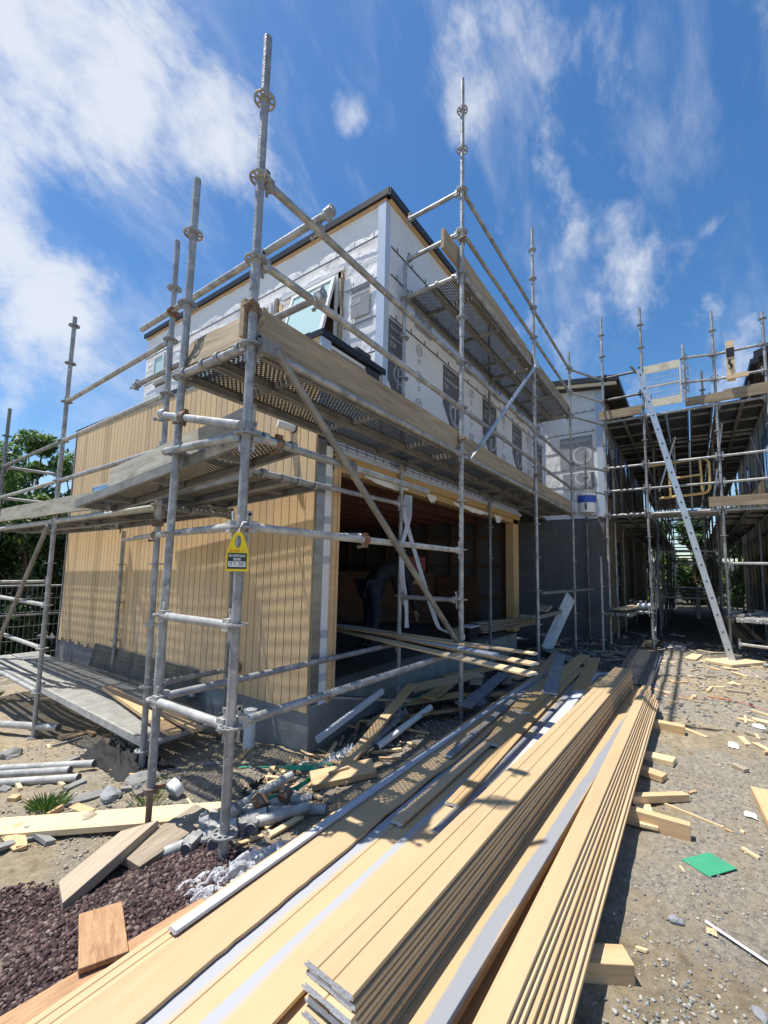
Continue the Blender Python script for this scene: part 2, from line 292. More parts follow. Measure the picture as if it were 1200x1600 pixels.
    def build(s, name, mats, parent=None, origin=None, bevel=0):
        if isinstance(mats, str): mats = [mats]
        if parent is not None: org = ORG[parent.name]
        elif origin is not None: org = Vector(origin)
        else:
            a = np.array(s.v); org = Vector(((a[:, 0].min()+a[:, 0].max())/2, (a[:, 1].min()+a[:, 1].max())/2, a[:, 2].min()))
        me = bpy.data.meshes.new(name); me.from_pydata([(v[0]-org.x, v[1]-org.y, v[2]-org.z) for v in s.v], [], s.f)
        for m_ in mats: me.materials.append(MATS[m_])
        me.polygons.foreach_set('material_index', s.m); me.polygons.foreach_set('use_smooth', s.sm); me.update()
        o = bpy.data.objects.new(name, me); COL.objects.link(o)
        if parent is not None: o.parent = parent
        else: o.location = org
        ORG[o.name] = org
        bm = bmesh.new(); bm.from_mesh(me); bmesh.ops.recalc_face_normals(bm, faces=bm.faces); bm.to_mesh(me); bm.free()
        if bevel:
            q = o.modifiers.new('b', 'BEVEL'); q.width = bevel; q.segments = 2; q.limit_method = 'ANGLE'
        return o
def tag(o, label=None, cat=None, group=None, kind=None):
    if label: o['label'] = label
    if cat: o['category'] = cat
    if group: o['group'] = group
    if kind: o['kind'] = kind
    return o
def thing(name, loc, label, cat, group=None):
    o = bpy.data.objects.new(name, None); COL.objects.link(o); o.location = loc; o.empty_display_size = .1; ORG[o.name] = Vector(loc)
    return tag(o, label, cat, group)
def clone(o, parent=None, mat4=None):
    c = o.copy(); COL.objects.link(c)
    if parent is not None: c.parent = parent
    if mat4 is not None: c.matrix_world = mat4
    for ch in o.children: clone(ch, c)
    return c
def textmesh(s, size, origin, xdir, ydir, m, parent, name='lettering', align='LEFT', ext=.001, bold=0):
    cu = bpy.data.curves.new('t', 'FONT'); cu.body = s; cu.size = size; cu.align_x = align; cu.extrude = ext; cu.offset = bold; cu.resolution_u = 3
    t = bpy.data.objects.new('t', cu); COL.objects.link(t)
    dg = bpy.context.evaluated_depsgraph_get(); me = bpy.data.meshes.new_from_object(t.evaluated_get(dg)); bpy.data.objects.remove(t)
    x = Vector(xdir).normalized(); y = Vector(ydir).normalized(); z = x.cross(y); M = Matrix((x, y, z)).transposed().to_4x4(); M.translation = Vector(origin)-ORG[parent.name]
    me.transform(M); me.materials.clear(); me.materials.append(MATS[m]); me.name = name
    o = bpy.data.objects.new(name, me); COL.objects.link(o); o.parent = parent; ORG[o.name] = ORG[parent.name]
    return o
# ------------------------------------------------------------------ ground
def sst(a, b, x):
    t = min(1, max(0, (x-a)/(b-a))); return t*t*(3-2*t)
def ground_z(x, y, rough=True):
    z = -1.42
    w = 1-sst(2.4, 3.6, x)*(1-sst(3, 3.5, y))
    z -= (.19*sst(1.8, 2.7, y)+.155*max(0, min(y, 6.4)-3.6))*w
    z -= .06*sst(2.2, 2.6, y)*sst(2.6, 3, x)
    z += .055*math.exp(-((x-2.25)**2+(y-2.75)**2)/.12)
    if rough and -8 < x < 30 and -6 < y < 20:
        z += .03*(mnoise.noise(Vector((x*1.3, y*1.3, 0))))+.018*mnoise.noise(Vector((x*4, y*4, 3)))
        k = sst(1.7, 2.4, y)
        z += (.004+.010*k)*mnoise.noise(Vector((x*14, y*14, 1)))+.004*mnoise.noise(Vector((x*38, y*38, 5)))
    return z
def axis(lo, hi, fine, far):
    a = list(np.arange(lo, hi, fine)); k = fine; x = hi; out = []
    while x < far: k *= 1.35; x += k; out.append(x)
    k = fine; x = lo; pre = []
    while x > -far: k *= 1.35; x -= k; pre.append(x)
    return pre[::-1]+a+out
gx = axis(.2, 7.5, .026, 900); gy = axis(-1.6, 5.2, .026, 900)
nx, ny = len(gx), len(gy)
def lava_w(x, y):
    # purple scoria heap: near-left of the camera
    d = min(2.62-y+.10*mnoise.noise(Vector((x*3, y*3, 0)))+.75*(max(0, 1.0-x)), (1.42-x)*1.0+(y-1.75)*.38+.12*mnoise.noise(Vector((x*4, y*4, 7))))
    return sst(-.05, .10, d)*sst(1.35, 1.45, y)
verts = []; cols = []
for y in gy:
    for x in gx:
        n0 = mnoise.noise(Vector((x*.9, y*.9, 4))); n1_ = mnoise.noise(Vector((x*3.1, y*3.1, 9)))
        lv = lava_w(x, y) if x < 2.2 and y < 4.5 else 0
        verts.append((x, y, ground_z(x, y)+lv*.02))
        dark = max(sst(2.6, 3.4, x)*sst(1.6, 2.3, y), sst(6.4, 7.8, x+n1_*.4)*sst(.75, 1.1, y+.15*n1_), sst(9.7, 10.2, x+n1_*.3)*.85)  # last term: shade under the passage decks put into the ground colour
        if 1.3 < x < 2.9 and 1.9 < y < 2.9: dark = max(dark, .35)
        clay = sst(-.05, .35, n0+.25*n1_)
        if y > 2.9 and x < 3: clay = max(clay, .3)
        cols.append((lv, min(1, dark), clay, 1))
faces = [(j*nx+i, j*nx+i+1, (j+1)*nx+i+1, (j+1)*nx+i) for j in range(ny-1) for i in range(nx-1)]
me = bpy.data.meshes.new('ground'); me.from_pydata(verts, [], faces)
ca = me.color_attributes.new('zone', 'FLOAT_COLOR', 'POINT'); ca.data.foreach_set('color', np.array(cols, 'f').ravel())
me.polygons.foreach_set('use_smooth', [True]*len(faces))
m = bpy.data.materials.new('ground'); m.use_nodes = True; nt = m.node_tree; L = nt.links; b = nt.nodes['Principled BSDF']; b.inputs['Roughness'].default_value = .95; b.inputs['Specular IOR Level'].default_value = .2
t = nd(nt, 'ShaderNodeTexCoord'); z = nd(nt, 'ShaderNodeVertexColor', layer_name='zone'); zs = nd(nt, 'ShaderNodeSeparateColor'); L.new(z.outputs[0], zs.inputs[0])
def gn(scale, det=6, ro=.65, dist=0):
    n = nd(nt, 'ShaderNodeTexNoise'); n.inputs['Scale'].default_value = scale; n.inputs['Detail'].default_value = det; n.inputs['Roughness'].default_value = ro; n.inputs['Distortion'].default_value = dist; L.new(t.outputs['Object'], n.inputs[0]); return n.outputs[0]
def gramp(src, stops):
    c = nd(nt, 'ShaderNodeValToRGB'); L.new(src, c.inputs[0]); e = c.color_ramp.elements
    while len(e) < len(stops): e.new(.5)
    for q, (p, cc) in zip(e, stops): q.position = p; q.color = (*cc, 1)
    return c.outputs[0]
def gmix(f, a, c):
    mi = nd(nt, 'ShaderNodeMixRGB'); 
    if isinstance(f, (int, float)): mi.inputs[0].default_value = f
    else: L.new(f, mi.inputs[0])
    L.new(a, mi.inputs[1]); L.new(c, mi.inputs[2]); return mi.outputs[0]
gravel = gramp(gn(34, 8, .78), [(.30, (.12, .115, .10)), (.48, (.32, .29, .235)), (.60, (.46, .41, .325)), (.75, (.58, .54, .46))])
clay = gramp(gn(15, 8, .7), [(.3, (.21, .165, .105)), (.5, (.38, .31, .205)), (.7, (.50, .43, .31))])
lava = gramp(gn(60, 6, .7), [(.3, (.022, .014, .015)), (.55, (.075, .045, .048)), (.75, (.14, .09, .09))])
soil_shade = gramp(gn(22, 8, .7), [(.3, (.04, .038, .035)), (.52, (.10, .095, .085)), (.72, (.22, .20, .17))])
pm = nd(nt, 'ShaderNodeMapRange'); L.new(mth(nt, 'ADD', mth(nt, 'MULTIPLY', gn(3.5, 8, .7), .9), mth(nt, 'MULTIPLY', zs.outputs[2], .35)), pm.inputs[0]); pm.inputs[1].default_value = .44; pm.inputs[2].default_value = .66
c0 = gmix(pm.outputs[0], gravel, clay); c1 = gmix(zs.outputs[1], c0, soil_shade); damp = nd(nt, 'ShaderNodeMapRange'); L.new(gn(1.7, 7, .7, .6), damp.inputs[0]); damp.inputs[1].default_value = .50; damp.inputs[2].default_value = .66; damp.inputs[4].default_value = .24
spk = nd(nt, 'ShaderNodeMapRange'); L.new(gn(95, 3, .6), spk.inputs[0]); spk.inputs[1].default_value = .60; spk.inputs[2].default_value = .68; spk.inputs[4].default_value = .55
dk = nd(nt, 'ShaderNodeRGB'); dk.outputs[0].default_value = (.13, .115, .09, 1); lt = nd(nt, 'ShaderNodeRGB'); lt.outputs[0].default_value = (.075, .075, .07, 1)
c1 = gmix(damp.outputs[0], c1, dk.outputs[0]); c1 = gmix(spk.outputs[0], c1, lt.outputs[0])
c2 = gmix(zs.outputs[0], c1, lava); L.new(c2, b.inputs['Base Color'])
bp = nd(nt, 'ShaderNodeBump'); bp.inputs['Strength'].default_value = 1.0; bp.inputs['Distance'].default_value = .02; L.new(gn(42, 10, .8), bp.inputs['Height']); L.new(bp.outputs[0], b.inputs['Normal'])
me.materials.append(m); g = bpy.data.objects.new('ground', me); COL.objects.link(g); tag(g, kind='structure')
# loose stones: one mesh per kind
ico = bmesh.new(); bmesh.ops.create_icosphere(ico, subdivisions=1, radius=1); IV = np.array([v.co[:] for v in ico.verts]); IF = np.array([[v.index for v in f.verts] for f in ico.faces]); ico.free()
rng = np.random.default_rng(3)
def stones(name, pts, palette, label, cat):
    n = len(pts); P = np.array(pts); V = IV[None].repeat(n, 0)*(1+rng.uniform(-.42, .42, (n, len(IV), 1))); V *= rng.uniform(.6, 1.25, (n, 1, 3))
    an = rng.uniform(0, 6.28, n); ax = rng.normal(size=(n, 3)); ax /= np.linalg.norm(ax, axis=1)[:, None]
    c, s_ = np.cos(an)[:, None, None], np.sin(an)[:, None, None]; k = ax[:, None]
    V = V*c+np.cross(np.broadcast_to(k, V.shape), V)*s_+k*(V*k).sum(-1, keepdims=True)*(1-c)
    V[:, :, 2] *= .75; V = V*P[:, 3][:, None, None]+P[:, None, :3]
    F = (IF[None]+(np.arange(n)*len(IV))[:, None, None]).reshape(-1, 3)
    me = bpy.data.meshes.new(name); me.vertices.add(n*len(IV)); me.vertices.foreach_set('co', V.ravel()); me.loops.add(len(F)*3); me.loops.foreach_set('vertex_index', F.ravel()); me.polygons.add(len(F)); me.polygons.foreach_set('loop_start', np.arange(len(F))*3)
    me.update(calc_edges=True); pal = np.array(palette)[rng.integers(0, len(palette), n)]*rng.uniform(.7, 1.3, (n, 1))
    ca = me.color_attributes.new('tint', 'FLOAT_COLOR', 'POINT'); cc = np.ones((n, len(IV), 4)); cc[:, :, :3] = pal[:, None]; ca.data.foreach_set('color', cc.ravel().astype('f'))
    me.materials.append(MATS['pebble']); o = bpy.data.objects.new(name, me); COL.objects.link(o); tag(o, label, cat, kind='stuff'); return o
pts = []
while len(pts) < 30000:
    x = random.uniform(.25, 1.75); y = random.uniform(1.35, 4.0); lw = lava_w(x, y)
    if random.random() < lw: s = random.choice((.003, .004, .005, .006, .008, .011))*random.uniform(.7, 1.25); pts.append((x, y, ground_z(x, y)+.02+s*random.uniform(-.1, .6), s))
stones('scoria_gravel', pts, [(.07, .042, .042), (.05, .031, .032), (.10, .06, .058), (.13, .09, .082), (.035, .024, .026), (.19, .15, .13)], 'dark purple scoria gravel heaped in the near left corner', 'gravel')
pts = []
while len(pts) < 22000:
    x = .25+6.5*random.random()**1.4; y = random.uniform(-1.4, .45)
    d = mnoise.noise(Vector((x*.9, y*.9, 4)))+.25*mnoise.noise(Vector((x*3.1, y*3.1, 9))); near = math.exp(-((x-1.5)**2/.25+(y-.1)**2/.05))
    if random.random() > (.75-1.6*d)*(.25+.35*math.exp(-x/3))+near: continue
    s = (random.choice((.0018, .0025, .003, .004, .006))+.004*near)*random.uniform(.7, 1.3); pts.append((x, y, ground_z(x, y)+s*.3, s))
stones('crushed_gravel', pts, [(.22, .225, .215), (.28, .275, .26), (.36, .34, .30), (.17, .18, .185), (.44, .40, .32)], 'grey crushed gravel scattered over the sandy ground on the right', 'gravel')
pts = []
while len(pts) < 11000:
    x = random.uniform(1.0, 5.2); y = random.uniform(1.5, 6.2)
    if x > 2.75 and y > 2.7: continue
    if lava_w(x, y) > .5 or random.random() < .25+.5*sst(3.2, 4.2, y): continue
    s = random.choice((.0025, .003, .004, .005, .007, .012))*random.uniform(.6, 1.2); pts.append((x, y, ground_z(x, y)+s*.3, s))
stones('rubble_stones', pts, [(.26, .25, .22), (.34, .30, .24), (.40, .34, .25), (.20, .19, .17), (.44, .40, .33)], 'loose grey and tan stones on the earth around the scaffold feet', 'stones')
pts = []
while len(pts) < 4500:
    x = random.uniform(5.2, 11.5); y = random.uniform(-1.6, 2.6)
    s = random.choice((.006, .008, .012, .02))*random.uniform(.6, 1.3); pts.append((x, y, ground_z(x, y)+s*.3, s))
stones('far_rubble', pts, [(.20, .20, .19), (.30, .28, .24), (.12, .12, .12), (.44, .41, .36)], 'broken stones and crumbs strewn on the ground towards the passage', 'stones')
# ------------------------------------------------------------------ house
H = thing('house', (2.8, 2.76, -1.55), 'two storey house under construction with tan board walls below and white wrapped upper floor', 'house')
XA, YB, XU = 2.80, 2.76, 3.81
mb = MB()   # foundation
mb.box((XA, YB, -1.9), (3.06, YB+.24, -1.10), 0); mb.box((XA, YB+.24, -1.9), (3.06, 8.45, -1.10), 0)
mb.box((3.06, YB+.002, -1.9), (8.25, YB+.24, -1.12), 0)
mb.build('foundation', 'concrete', H)
mb = MB(); mb.box((XA-.004, 4.3, -2.4), (XA, 8.45, -1.22), 0); mb.build('block_base', 'block', H)
mb = MB(); mb.box((3.06, YB+.24, -1.3), (8.25, 8.4, -1.10)); mb.build('floor_slab', 'slab_shaded', H)
# vertical board cladding on the end wall, individual board faces with grooves
mb = MB(); p = .1085; y = YB+.012; i = 0
while y < 8.40:
    w = min(p-.010, 8.44-y); zb = -1.24 if i < 34 else -1.24+.05*(1+((i*7) % 3))*.5; zt = 2.20
    k = random.random(); mi = 0 if k < .84 else (1 if k < .95 else 2)
    mb.box((XA-.022, y, zb), (XA, y+w, zt), mi)
    mb.box((XA-.012, y+w, zb), (XA, y+p, zt), 4)
    y += p; i += 1
mb.build('board_cladding', ['tan_wall', 'tan_paint_pale', 'tan_paint', 'tan_paint_pale', 'groove'], H)
mb = MB(); mb.box((XA, YB+.02, -1.12), (XA+.15, 8.44, 2.19)); mb.build('end_wall', 'framing', H)
# small nail heads and stains on boards: one part
mb = MB()
for zz in (-1.05, -.45, .15, .75, 1.35):
    for k in range(46):
        yy = YB+.06+k*p
        if random.random() < .7: mb.box((XA-.0235, yy-.002, zz-.002), (XA-.021, yy+.002, zz+.002))
mb.build('nail_heads', 'galv_rust', H)
# corner: wrap strip + metal flashing + pine jamb of garage opening
mb = MB(); mb.box((XA-.006, YB-.008, -1.18), (XA+.02, YB+.012, 1.20)); mb.box((XA, YB-.010, -1.18), (2.90, YB-.003, 1.20)); mb.build('corner_flashing', 'flash_metal', H)
mb = MB(); mb.box((2.90, YB-.005, -1.20), (3.00, YB+.01, 1.16)); mb.build('wrap_strip', 'wrap_white', H)
mb = MB()
for k in (0, 1, 2): mb.box((3.0+.032*k, YB-.03+.008*(k % 2), -1.2+.01*k), (3.029+.032*k, YB+.14, 1.08))
mb.build('door_jamb', ['pine'], H)
for zz in (-1.0, -.62, .05, .42, .8): mb = MB(); mb.box((2.905, YB-.009, zz), (2.995, YB-.0052, zz+.07)); mb.build('wrap_tape', 'primer', H)
# garage opening head and right jamb
mb = MB(); mb.box((3.0, YB-.055, 1.02), (8.34, YB+.12, 1.10)); mb.box((3.0, YB-.02, .94), (8.34, YB+.12, 1.018)); mb.build('door_head', 'tan_paint_deep', H)
mb = MB(); mb.box((3.0, YB-.085, 1.10), (8.36, YB-.05, 1.135)); mb.box((3.0, YB-.06, 1.135), (8.36, YB-.02, 1.16)); mb.build('head_flashing', 'flash_blue', H)
mb = MB(); mb.box((2.98, YB-.018, 1.16), (8.37, YB, 1.36)); mb.build('head_wrap', 'wrap_white', H)
mb = MB(); x = 3.02
while x < 8.3: mb.box((x, YB-.022, 1.17), (x+.012, YB-.0185, 1.30)); x += .155
mb.box((2.98, YB-.0225, 1.20), (8.36, YB-.0187, 1.21)); mb.build('wrap_staples', 'strap_grey', H)
mb = MB(); mb.box((8.05, YB-.02, -1.08), (8.33, YB+.13, 1.02)); mb.box((8.335, YB-.02, -1.1), (8.37, YB+.10, 1.15), 1); mb.build('door_jamb', ['tan_paint_deep', 'flash_metal'], H)
# torn wrap hanging at the head
for x0, x1, d in ((3.45, 4.3, .06), (5.5, 6.9, .05), (7.05, 7.4, .12), (4.75, 5.0, .09)):
    mb = MB(); n = 9; top = []; bot = []
    for k in range(n+1):
        x = x0+(x1-x0)*k/n; top.append((x, YB-.03, .99)); bot.append((x, YB-.035-.01*random.random(), .955-d*math.sin(math.pi*k/n)*random.uniform(.4, 1)))
    mb.add(top+bot, [(k, k+1, n+2+k, n+1+k) for k in range(n)]); mb.build('torn_wrap', 'paper', H)
# plinth step in front of opening / concrete slab lip
# interior: framing, joists, back wall
mb = MB()
for k in range(12): yy = 3.1+k*.45; mb.box((2.98, yy, .98), (8.3, yy+.045, 1.24))
mb.build('ceiling_joists', 'framing_red', H)
mb = MB(); mb.box((2.96, 2.9, 1.25), (8.34, 8.4, 1.29)); mb.build('ceiling', 'plywood_shaded', H)
mb = MB()   # right inner wall x=8.3, wrap behind studs
for k in range(10): yy = 2.95+k*.56; mb.box((8.16, yy, -1.1), (8.25, yy+.045, 1.0))
for zz in (-.5, .1, .68): mb.box((8.165, 2.95, zz), (8.245, 8.2, zz+.045))
for k in range(13):
    xx = 3.2+k*.42
    if not (4.9 < xx < 5.1): mb.box((xx, 8.0, -1.1), (xx+.045, 8.09, 1.0))
for zz in (-.5, .1, .62): mb.box((3.0, 8.005, zz), (8.2, 8.085, zz+.045))
mb.build('wall_framing', 'framing', H)
mb = MB(); mb.box((8.26, 2.9, -1.1), (8.30, 8.4, 1.24)); mb.build('lining_wrap', 'wrap_shaded', H)
mb = MB()   # back wall with openings letting daylight through
bz = [(3.0, 8.3)]
def wallx(mb, y0, y1, holes, x0, x1, z0, z1, mi=0):
    xs = sorted({x0, x1}|{h[0] for h in holes}|{h[1] for h in holes}); zs_ = sorted({z0, z1}|{h[2] for h in holes}|{h[3] for h in holes})
    for a, b_ in zip(xs, xs[1:]):
        for c, d in zip(zs_, zs_[1:]):
            if any(h[0] <= (a+b_)/2 <= h[1] and h[2] <= (c+d)/2 <= h[3] for h in holes): continue
            mb.box((a, y0, c), (b_, y1, d), mi)
bh = [(6.0, 6.40, .52, .78), (6.62, 6.95, .52, .78), (6.60, 6.92, .20, .36)]
for k in range(9): bh.append((8.05+.0*k, 8.06, 0, .01))
wallx(mb, 8.12, 8.2, bh, 2.96, 8.3, -1.12, 1.24); mb.build('back_wall', 'plywood_shaded', H)
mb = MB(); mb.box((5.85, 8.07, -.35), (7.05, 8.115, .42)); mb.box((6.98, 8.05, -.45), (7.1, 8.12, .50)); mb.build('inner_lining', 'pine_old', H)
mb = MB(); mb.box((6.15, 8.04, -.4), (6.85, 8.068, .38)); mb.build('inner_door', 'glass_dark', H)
# upper storey
UT = 4.37
mb = MB(); mb.box((XU, YB, 1.30), (10.42, YB+.15, UT)); mb.build('wrapped_wall', 'wrap_grey', H)
mb = MB(); mb.box((XU, YB+.151, 2.0), (XU+.15, 8.45, UT)); 
# crinkled sheet: displaced grid standing a little off the wall
def sheet(mb, x, y0, y1, z0, z1, ny_, nz_, amp, holes=(), axis_='x', seed=0, mi=0):
    vs = []; 
    for j in range(nz_+1):
        for i in range(ny_+1):
            y = y0+(y1-y0)*i/ny_; z = z0+(z1-z0)*j/nz_
            fold = abs(mnoise.noise(Vector((y*1.6+z*1.1+seed, z*3.0-y*1.2, seed))))
            d = amp*(.2+fold*1.6+.5*abs(mnoise.noise(Vector((y*6+z*3, z*7-y*3, seed+2)))))*min(1, 6*abs(((z-z0)/.52) % 1-.02)+.12)
            vs.append((x-d, y, z) if axis_ == 'x' else (y, x-d, z))
    fs = []
    for j in range(nz_):
        for i in range(ny_):
            yc = y0+(y1-y0)*(i+.5)/ny_; zc = z0+(z1-z0)*(j+.5)/nz_
            if any(a < yc < b_ and c < zc < d for a, b_, c, d in holes): continue
            q = j*(ny_+1)+i; fs.append((q, q+1, q+ny_+2, q+ny_+1))
    mb.add(vs, fs, mi, True)
mb.build('end_wall', 'framing', H)
HOL = [(3.42, 4.34, 2.30, 3.72), (4.62, 5.30, 3.02, 3.80), (7.55, 8.05, 3.30, 3.92), (6.0, 6.8, 2.6, 3.3)]
mb = MB(); sheet(mb, XU-.002, YB+.05, 8.45, 2.05, UT-.02, 150, 70, .012, HOL, seed=3); mb.build('building_wrap', 'wrap_white', H)
def strap_z(z, xface, y0, y1, ax='x', step=.30, name='wrap_strap'):
    mb = MB()
    if ax == 'x':
        mb.box((xface-.045, y0, z), (xface-.036, y1, z+.016)); y = y0+.1
        while y < y1: mb.box((xface-.047, y, z-.0), (xface-.044, y+.008, z+.075)); y += step
    else:
        mb.box((y0, xface-.010, z), (y1, xface-.003, z+.016)); y = y0+.12
        while y < y1: mb.box((y, xface-.012, z), (y+.008, xface-.004, z+.07)); y += step
    return mb.build(name, 'strap_grey', H)
for z, a, b_ in ((3.93, YB+.06, 8.4), (3.40, YB+.06, 3.36), (3.40, 5.35, 8.4), (2.93, YB+.06, 3.36), (2.5, YB+.06, 3.36), (2.93, 4.4, 7.4)): strap_z(z, XU, a, b_)
for z in (3.82, 3.47, 2.95, 1.80): strap_z(z, YB, XU+.08, 10.35, 'y', .34)
# corner post flashing pale blue
mb = MB(); mb.box((XU-.055, YB-.012, 1.9), (XU+.04, YB+.10, UT-.05)); mb.build('corner_flashing', 'flash_blue', H)
mb = MB(); mb.box((10.30, YB-.012, 1.4), (10.43, YB+.02, UT-.05)); mb.build('corner_flashing', 'flash_blue', H)
# roof edge: black cap with timber fascia beneath
mb = MB(); mb.box((XU-.07, YB-.07, UT+.012), (XU-.04, 8.5, UT+.072)); mb.box((XU-.07, YB-.07, UT+.072), (10.55, 8.5, UT+.092)); mb.box((XU-.07, YB-.085, UT-.01), (10.55, YB-.055, UT+.08)); mb.build('roof', 'black_trim', H)
mb = MB(); mb.box((XU-.035, YB+.0, UT-.02), (XU+.02, 8.46, UT+.011)); mb.box((XU, YB-.05, UT-.022), (10.45, YB-.002, UT-.001)); mb.build('fascia', 'pine', H)
# garage parapet in front of upper storey
mb = MB(); mb.box((XA+.012, YB+.01, 1.30), (XU-.06, YB+.12, 2.17)); mb.build('parapet', 'wrap_white', H)
mb = MB(); mb.box((XA-.035, YB-.035, 2.19), (XU-.02, YB+.14, 2.25)); mb.box((XA-.035, YB+.14, 2.20), (XA+.14, 8.47, 2.26)); mb.build('parapet_cap', 'black_trim', H)
mb = MB(); mb.box((XA-.022, YB-.012, 1.4), (XA+.11, YB+.01, 2.184)); mb.build('corner_flashing', 'flash_blue', H)
mb = MB(); mb.box((XA+.012, YB-.01, 2.08), (XU-.06, YB+.009, 2.12)); mb.build('parapet_batten', 'pine_old', H)
mb = MB(); mb.box((XU-.34, YB-.02, 1.9), (XU-.12, YB+.0, 2.16)); mb.build('membrane_patch', 'wrap_black', H); mb = MB(); mb.box((XU-.30, YB+.16, 2.2), (XU-.05, YB+.3, 2.46)); mb.build('membrane_patch', 'wrap_black', H)
mb = MB(); mb.box((XA+.14, YB+.12, 2.02), (XU, 8.4, 2.06)); mb.build('garage_roof', 'black_trim', H)
# windows of the end wall
def window(y0, y1, z0, z1, tilt, dark=False):
    f = MB(); x = XU-.05
    f.box((x-.02, y0, z0), (x+.09, y0+.05, z1)); f.box((x-.02, y1-.05, z0), (x+.09, y1, z1)); f.box((x-.02, y0+.05, z0), (x+.09, y1-.05, z0+.05)); f.box((x-.02, y0+.05, z1-.05), (x+.09, y1-.05, z1))
    fr = f.build('window', 'white_frame', H)
    bk = MB(); bk.box((XU+.06, y0+.03, z0+.03), (XU+.08, y1-.03, z1-.03)); bk.build('reveal', 'wrap_black', fr)
    tm = MB(); tm.box((x-.012, y0-.045, z0-.02), (x+.05, y0-.002, z1+.03)); tm.build('trim', 'pine_old', fr)
    T = Matrix.Translation((x-.01, 0, z1-.03)) @ Matrix.Rotation(tilt, 4, 'Y') @ Matrix.Translation((-x+.01, 0, -z1+.03))
    s_ = MB(); a, b_, c, d = y0+.03, y1-.03, z0+.03, z1-.03
    for q in (((x-.045, a, c), (x-.01, a+.05, d)), ((x-.045, b_-.05, c), (x-.01, b_, d)), ((x-.045, a+.05, c), (x-.01, b_-.05, c+.06)), ((x-.045, a+.05, d-.05), (x-.01, b_-.05, d))): s_.box(q[0], q[1], 0, T)
    s_.build('sash', 'white_frame', fr)
    g_ = MB(); g_.box((x-.03, a+.048, c+.058), (x-.024, b_-.048, d-.048), 0, T); g_.build('pane', 'glass_pane', fr)
    return fr
window(3.46, 4.30, 2.34, 3.68, rad(14)); window(4.66, 5.26, 3.05, 3.76, rad(2)); window(7.58, 8.02, 3.33, 3.88, 0); window(6.03, 6.77, 2.63, 3.27, 0)
mb = MB(); mb.box((XU-.07, 3.36, 3.70), (XU-.03, 4.5, 3.745)); mb.build('window_head', 'white_frame', H)
for y, z in ((3.40, 3.72), (4.5, 3.62), (5.36, 3.74), (3.40, 3.2)): mb = MB(); mb.box((XU-.062, y, z-.10), (XU-.04, y+.06, z+.04)); mb.build('packer', 'pine_pale', H)
# writing on the wrap
def logo(x, y, z, r, pl):
    m_ = MB(); Rx = Matrix.Rotation(rad(90), 4, 'X') if pl == 'y' else Matrix.Rotation(rad(90), 4, 'Y')
    m_.ring((x, y, z), r, r*.88, .002, 40, 0, Rx); m_.ring((x, y, z), r*.80, r*.76, .002, 40, 0, Rx); return m_
def wrapped_panel(x0, w, z0, z1):
    m_ = MB(); cut = w*.55
    m_.prism([(x0, YB-.004, z0+cut), (x0+cut*.9, YB-.004, z0), (x0+w, YB-.004, z0), (x0+w, YB-.004, z1), (x0, YB-.004, z1)], (0, .003, 0)); o = m_.build('printed_panel', 'wrap_dark', H)
    textmesh('THERMAKRAFT', .092*w/.85, (x0+.03, YB-.006, z1-.22), (1, 0, 0), (0, 0, 1), 'wrap_text', o); textmesh('220', .085, (x0+.03, YB-.006, z1-.32), (1, 0, 0), (0, 0, 1), 'wrap_text', o); textmesh('Watergate Plus', .045, (x0+.03, YB-.006, z1-.10), (1, 0, 0), (0, 0, 1), 'wrap_text', o)
    lg = logo(x0+w*.66, YB-.006, z1-.62, w*.33, 'y'); a = x0+w*.66
    lg.prism([(a-w*.10, YB-.007, z1-.80), (a-w*.04, YB-.007, z1-.80), (a-w*.0, YB-.007, z1-.48), (a-w*.05, YB-.007, z1-.48)], (0, .002, 0)); lg.prism([(a-w*.22, YB-.007, z1-.52), (a+w*.2, YB-.007, z1-.46), (a+w*.2, YB-.007, z1-.50), (a-w*.22, YB-.007, z1-.56)], (0, .002, 0))
    lg.build('emblem', 'wrap_text', o)
def icons(x, zt):
    Rx = Matrix.Rotation(rad(90), 4, 'X')
    for k in range(3):
        m_ = MB(); z = zt-.12-k*.36; m_.ring((x, YB-.006, z), .075, .066, .002, 24, 0, Rx)
        for q in (-.03, 0, .03): m_.box((x-.045, YB-.0065, z+q-.004), (x+.045, YB-.0045, z+q+.004))
        m_.box((x-.03, YB-.0065, z-.14), (x+.04, YB-.0045, z-.125)); m_.box((x-.03, YB-.0065, z-.18), (x+.02, YB-.0045, z-.165)); m_.build('printed_icon', 'wrap_ink', H)
for x, w in ((3.87, .34), (5.22, .62), (6.64, .62), (8.1, .58), (9.6, .55)): wrapped_panel(x, w, 2.0, 2.93)
for x in (4.56, 6.18, 7.62, 9.05): icons(x, 2.95)
for x in (4.45, 5.75, 7.05, 8.35, 9.65):
    m_ = MB(); m_.box((x, YB-.004, 3.10), (x+.42, YB-.001, 3.42)); o = m_.build('printed_panel', 'wrap_ink', H); textmesh('K', .2, (x+.22, YB-.006, 3.16), (1, 0, 0), (0, 0, 1), 'white_frame', o)
m_ = MB(); m_.box((XU-.0325, 2.98, 3.02), (XU-.0305, 3.26, 3.40)); o = m_.build('printed_panel', 'wrap_ink', H)
textmesh('WATERGATE', .055, (XU-.034, 3.25, 3.30), (0, -1, 0), (0, 0, 1), 'white_frame', o); textmesh('220', .085, (XU-.034, 3.25, 3.20), (0, -1, 0), (0, 0, 1), 'white_frame', o)
